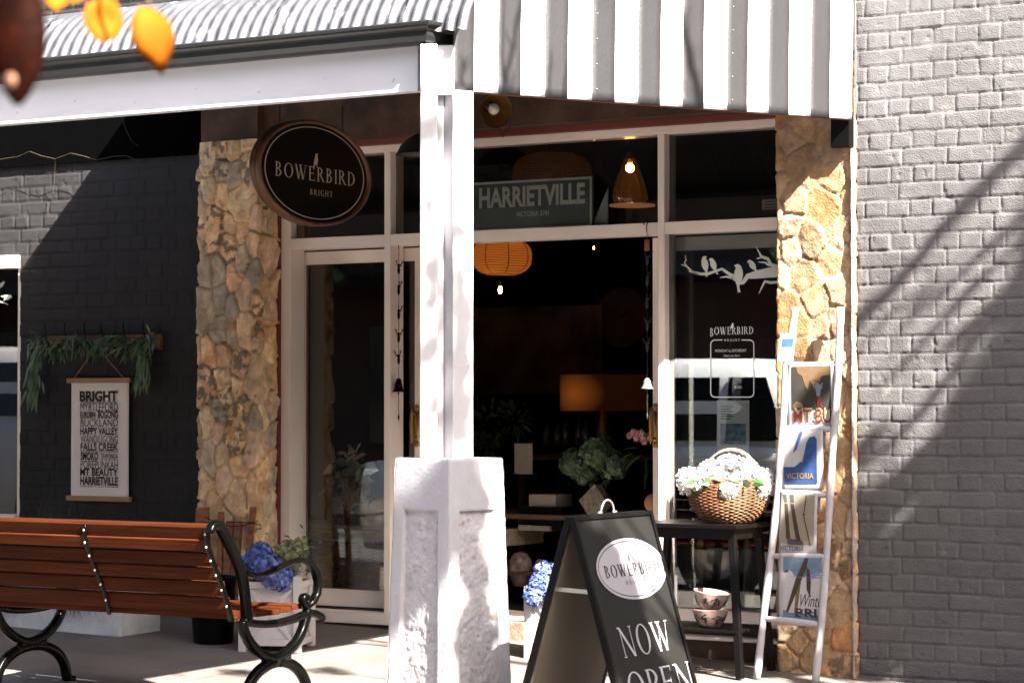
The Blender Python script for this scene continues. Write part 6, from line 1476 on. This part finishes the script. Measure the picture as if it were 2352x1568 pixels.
bl_ = atd(42, 92, 2.3); t2_ = thing('curled_leaf', 'blurred dark red brown curled dead leaf at the left edge, nearest the camera', 'leaf', bl_)
g = G(); f = 2.3 / FPX
prf = []
for j in range(13):
    u = j / 12; rr_ = (66 * math.sin(pi * min(1, .12 + .86 * u)) ** .7) * f; prf.append((rr_, (-150 + 285 * (1 - u) - 0) * f))
g.lathe([(max(.0008, r_), z) for r_, z in prf], bl_ + ZD * 0, 20, (0, 0, 1), sx=1, sy=.45, e1=RT); g.build('curled_blade', mk('dead_red_leaf', (.0025, .0008, .0005), .6, 0, 40, .3, 60, c2=(.012, .0022, .0009), spec=.02), t2_, True)
G().sph(atd(24, 186, 2.24), 17 * f, 12, 8, (1, .6, 1.1)).build('dry_tip', mk('dry_leaf_tip', (.10, .04, .018), .6), t2_, True)
G().tube([bl_ + ZD * 110 * f, bl_ + ZD * 200 * f + RT * -30 * f], .003, 6).build('stalk', M['twig'], t2_)

# cars parked at the kerb (mirrored in the shop glass)
def car(x, y, label):
    o = thing('parked_car', label, 'car', (x, y, gz(x) - .295), 'cars parked along the kerb'); z0 = gz(x) - .295
    o.scale = (1, 1, 1.09)
    def loft(secs, name, m, sm=True, par=o):
        g = G(); n_ = len(secs[0])
        for s in secs: g.v += [tuple(p) for p in s]
        for i in range(len(secs) - 1):
            for k in range(n_ - 1): a = i * n_ + k; g.f.append((a, a + 1, a + n_ + 1, a + n_))
        g.f.append(tuple(range(n_))); g.f.append(tuple(range((len(secs) - 1) * n_, len(secs) * n_))[::-1]); return g.build(name, m, par, sm)
    def sec(X_, zb, zt, hw_, tp): return [(x + X_, y - hw_ * .96, z0 + zb), (x + X_, y - hw_, z0 + zb + .15), (x + X_, y - hw_, z0 + zt - .12), (x + X_, y - hw_ * tp, z0 + zt - .02), (x + X_, y - hw_ * .5, z0 + zt), (x + X_, y + hw_ * .5, z0 + zt), (x + X_, y + hw_ * tp, z0 + zt - .02), (x + X_, y + hw_, z0 + zt - .12), (x + X_, y + hw_, z0 + zb + .15), (x + X_, y + hw_ * .96, z0 + zb)]
    loft([sec(-2.32, .40, .78, .72, .93), sec(-2.2, .28, .98, .86, .93), sec(-1.5, .24, 1.05, .92, .93), sec(-.9, .24, 1.10, .93, .95), sec(1.6, .24, 1.14, .93, .95), sec(2.15, .26, 1.12, .90, .94), sec(2.34, .36, .98, .80, .94)], 'body', M['car'])
    def cab_(X_, zt, hw_): return [(x + X_, y - hw_, z0 + 1.08), (x + X_, y - hw_ * .97, z0 + (1.08 + zt) / 2), (x + X_, y - hw_ * .86, z0 + zt - .05), (x + X_, y - hw_ * .5, z0 + zt), (x + X_, y + hw_ * .5, z0 + zt), (x + X_, y + hw_ * .86, z0 + zt - .05), (x + X_, y + hw_ * .97, z0 + (1.08 + zt) / 2), (x + X_, y + hw_, z0 + 1.08)]
    loft([cab_(-1.15, 1.14, .84), cab_(-.35, 1.70, .86), cab_(.2, 1.77, .86), cab_(1.5, 1.76, .86), cab_(1.95, 1.55, .84), cab_(2.15, 1.14, .82)], 'cabin_roof', M['car'])
    for sy in (-1, 1):
        for (a, b, c_, d) in ((-.72, -.28, -.20, .45), (.52, .52, 1.35, 1.35), (1.43, 1.43, 1.95, 1.75)):
            g = G(); q = y + sy * .868; k = y + sy * .80
            g.poly([(x + a, q, z0 + 1.16), (x + (d if a < 0 else c_), q, z0 + 1.16), (x + (d if a < 0 else d), k, z0 + 1.62), (x + b, k, z0 + 1.62)], (0, sy, 0), .004); g.build('side_window', M['carg'], o)
    g = G(); g.poly([(x - 1.13, y - .74, z0 + 1.17), (x - 1.13, y + .74, z0 + 1.17), (x - .42, y + .66, z0 + 1.66), (x - .42, y - .66, z0 + 1.66)], (-.6, 0, .8), .004); g.build('windscreen', M['carg'], o)
    for xx in (-1.42, 1.38):
        for sy in (-1, 1):
            w_ = G().lathe([(.20, -.02), (.33, -.015), (.36, .03), (.36, .19), (.33, .22), (.2, .21)], (x + xx, y + sy * .73 - (.0 if sy > 0 else 0), z0 + .36), 28, (0, sy, 0)).build('wheel', M['rubber'], o, True)
            g = G(); cc_ = V((x + xx, y + sy * .945, z0 + .36)); g.lathe([(.001, 0), (.05, .005), (.06, -.01), (.2, -.02), (.215, .0), (.21, -.05)], cc_, 24, (0, sy, 0)); g.build('rim', M['silver'], w_, True)
    for sy in (-1, 1):
        G().sph((x - 2.24, y + sy * .62, z0 + .80), .12, 10, 8, (.5, 1.2, .7)).build('headlight', M['glassr'] if False else M['silver'], o, True)
        G().sph((x - .75, y + sy * 1.02, z0 + 1.18), .10, 10, 8, (.6, 1, .7)).build('door_mirror', M['car'], o, True)
    return o
car(-2.82, -6.25, 'white four wheel drive parked at the kerb outside the shop')
car(-9.6, -6.25, 'white four wheel drive parked further along the kerb')
# opposite side of the street
t = thing('brick_building', 'unseen dark brick building across the street, raised to cut sky light', 'building', (-8, -17, 0))
g = G(); g.box(-60, 60, -24, -17, -.5, 8.5); g.build('walls', mk('dark_red_brick', (.075, .04, .03), .85, .25, 4), t)  # unseen row, made tall and dark to cut sky fill on the shopfront
G().box(-60, 60, -17.0, -15.4, 3.0, 3.15).build('awning_roof', M['gutter'], t)
for k in range(9): G().box(-36 + k * 7.7, -33 + k * 7.7, -16.99, -16.93, .8, 2.5).build('window', M['carg'], t)
rt2 = random.Random(4)
for k, (x, y, h_) in enumerate(((-4.5, -14.6, 11), (-12.5, -14.9, 11), (3.5, -15.2, 12.5))):  # last tree is unseen, added to cut sky fill on the shop
    t = thing('roadside_tree', ('dense green tree across the road, nearest the shop', 'dense green tree across the road, middle of three', 'tall unseen tree across the road, added to cut sky light, right of the others')[k], 'tree', (x, y, 0), 'trees across the road')
    G().tube([(x, y, -.3), (x + .1, y, h_ * .3), (x, y + .1, h_ * .6)], [.28, .2, .1], 10).build('trunk', M['bark'], t, True)
    g = G()
    for q in range(2600):
        d = V((rt2.gauss(0, 1), rt2.gauss(0, 1), rt2.gauss(0, 1))).normalized() * rt2.random() ** .4; p = V((x + d.x * 3.0, y + d.y * 2.4, h_ * .60 + d.z * h_ * .33)); s = rt2.uniform(.12, .24)
        a = V((rt2.gauss(0, 1), rt2.gauss(0, 1), rt2.gauss(0, 1))).normalized(); b = a.cross(V((rt2.gauss(0, 1), rt2.gauss(0, 1), 1))).normalized()
        g.add([p - a * s, p - b * s * .7, p + a * s, p + b * s * .7], [(0, 1, 2, 3)])
    g.build('crown', M['leaf'], t)
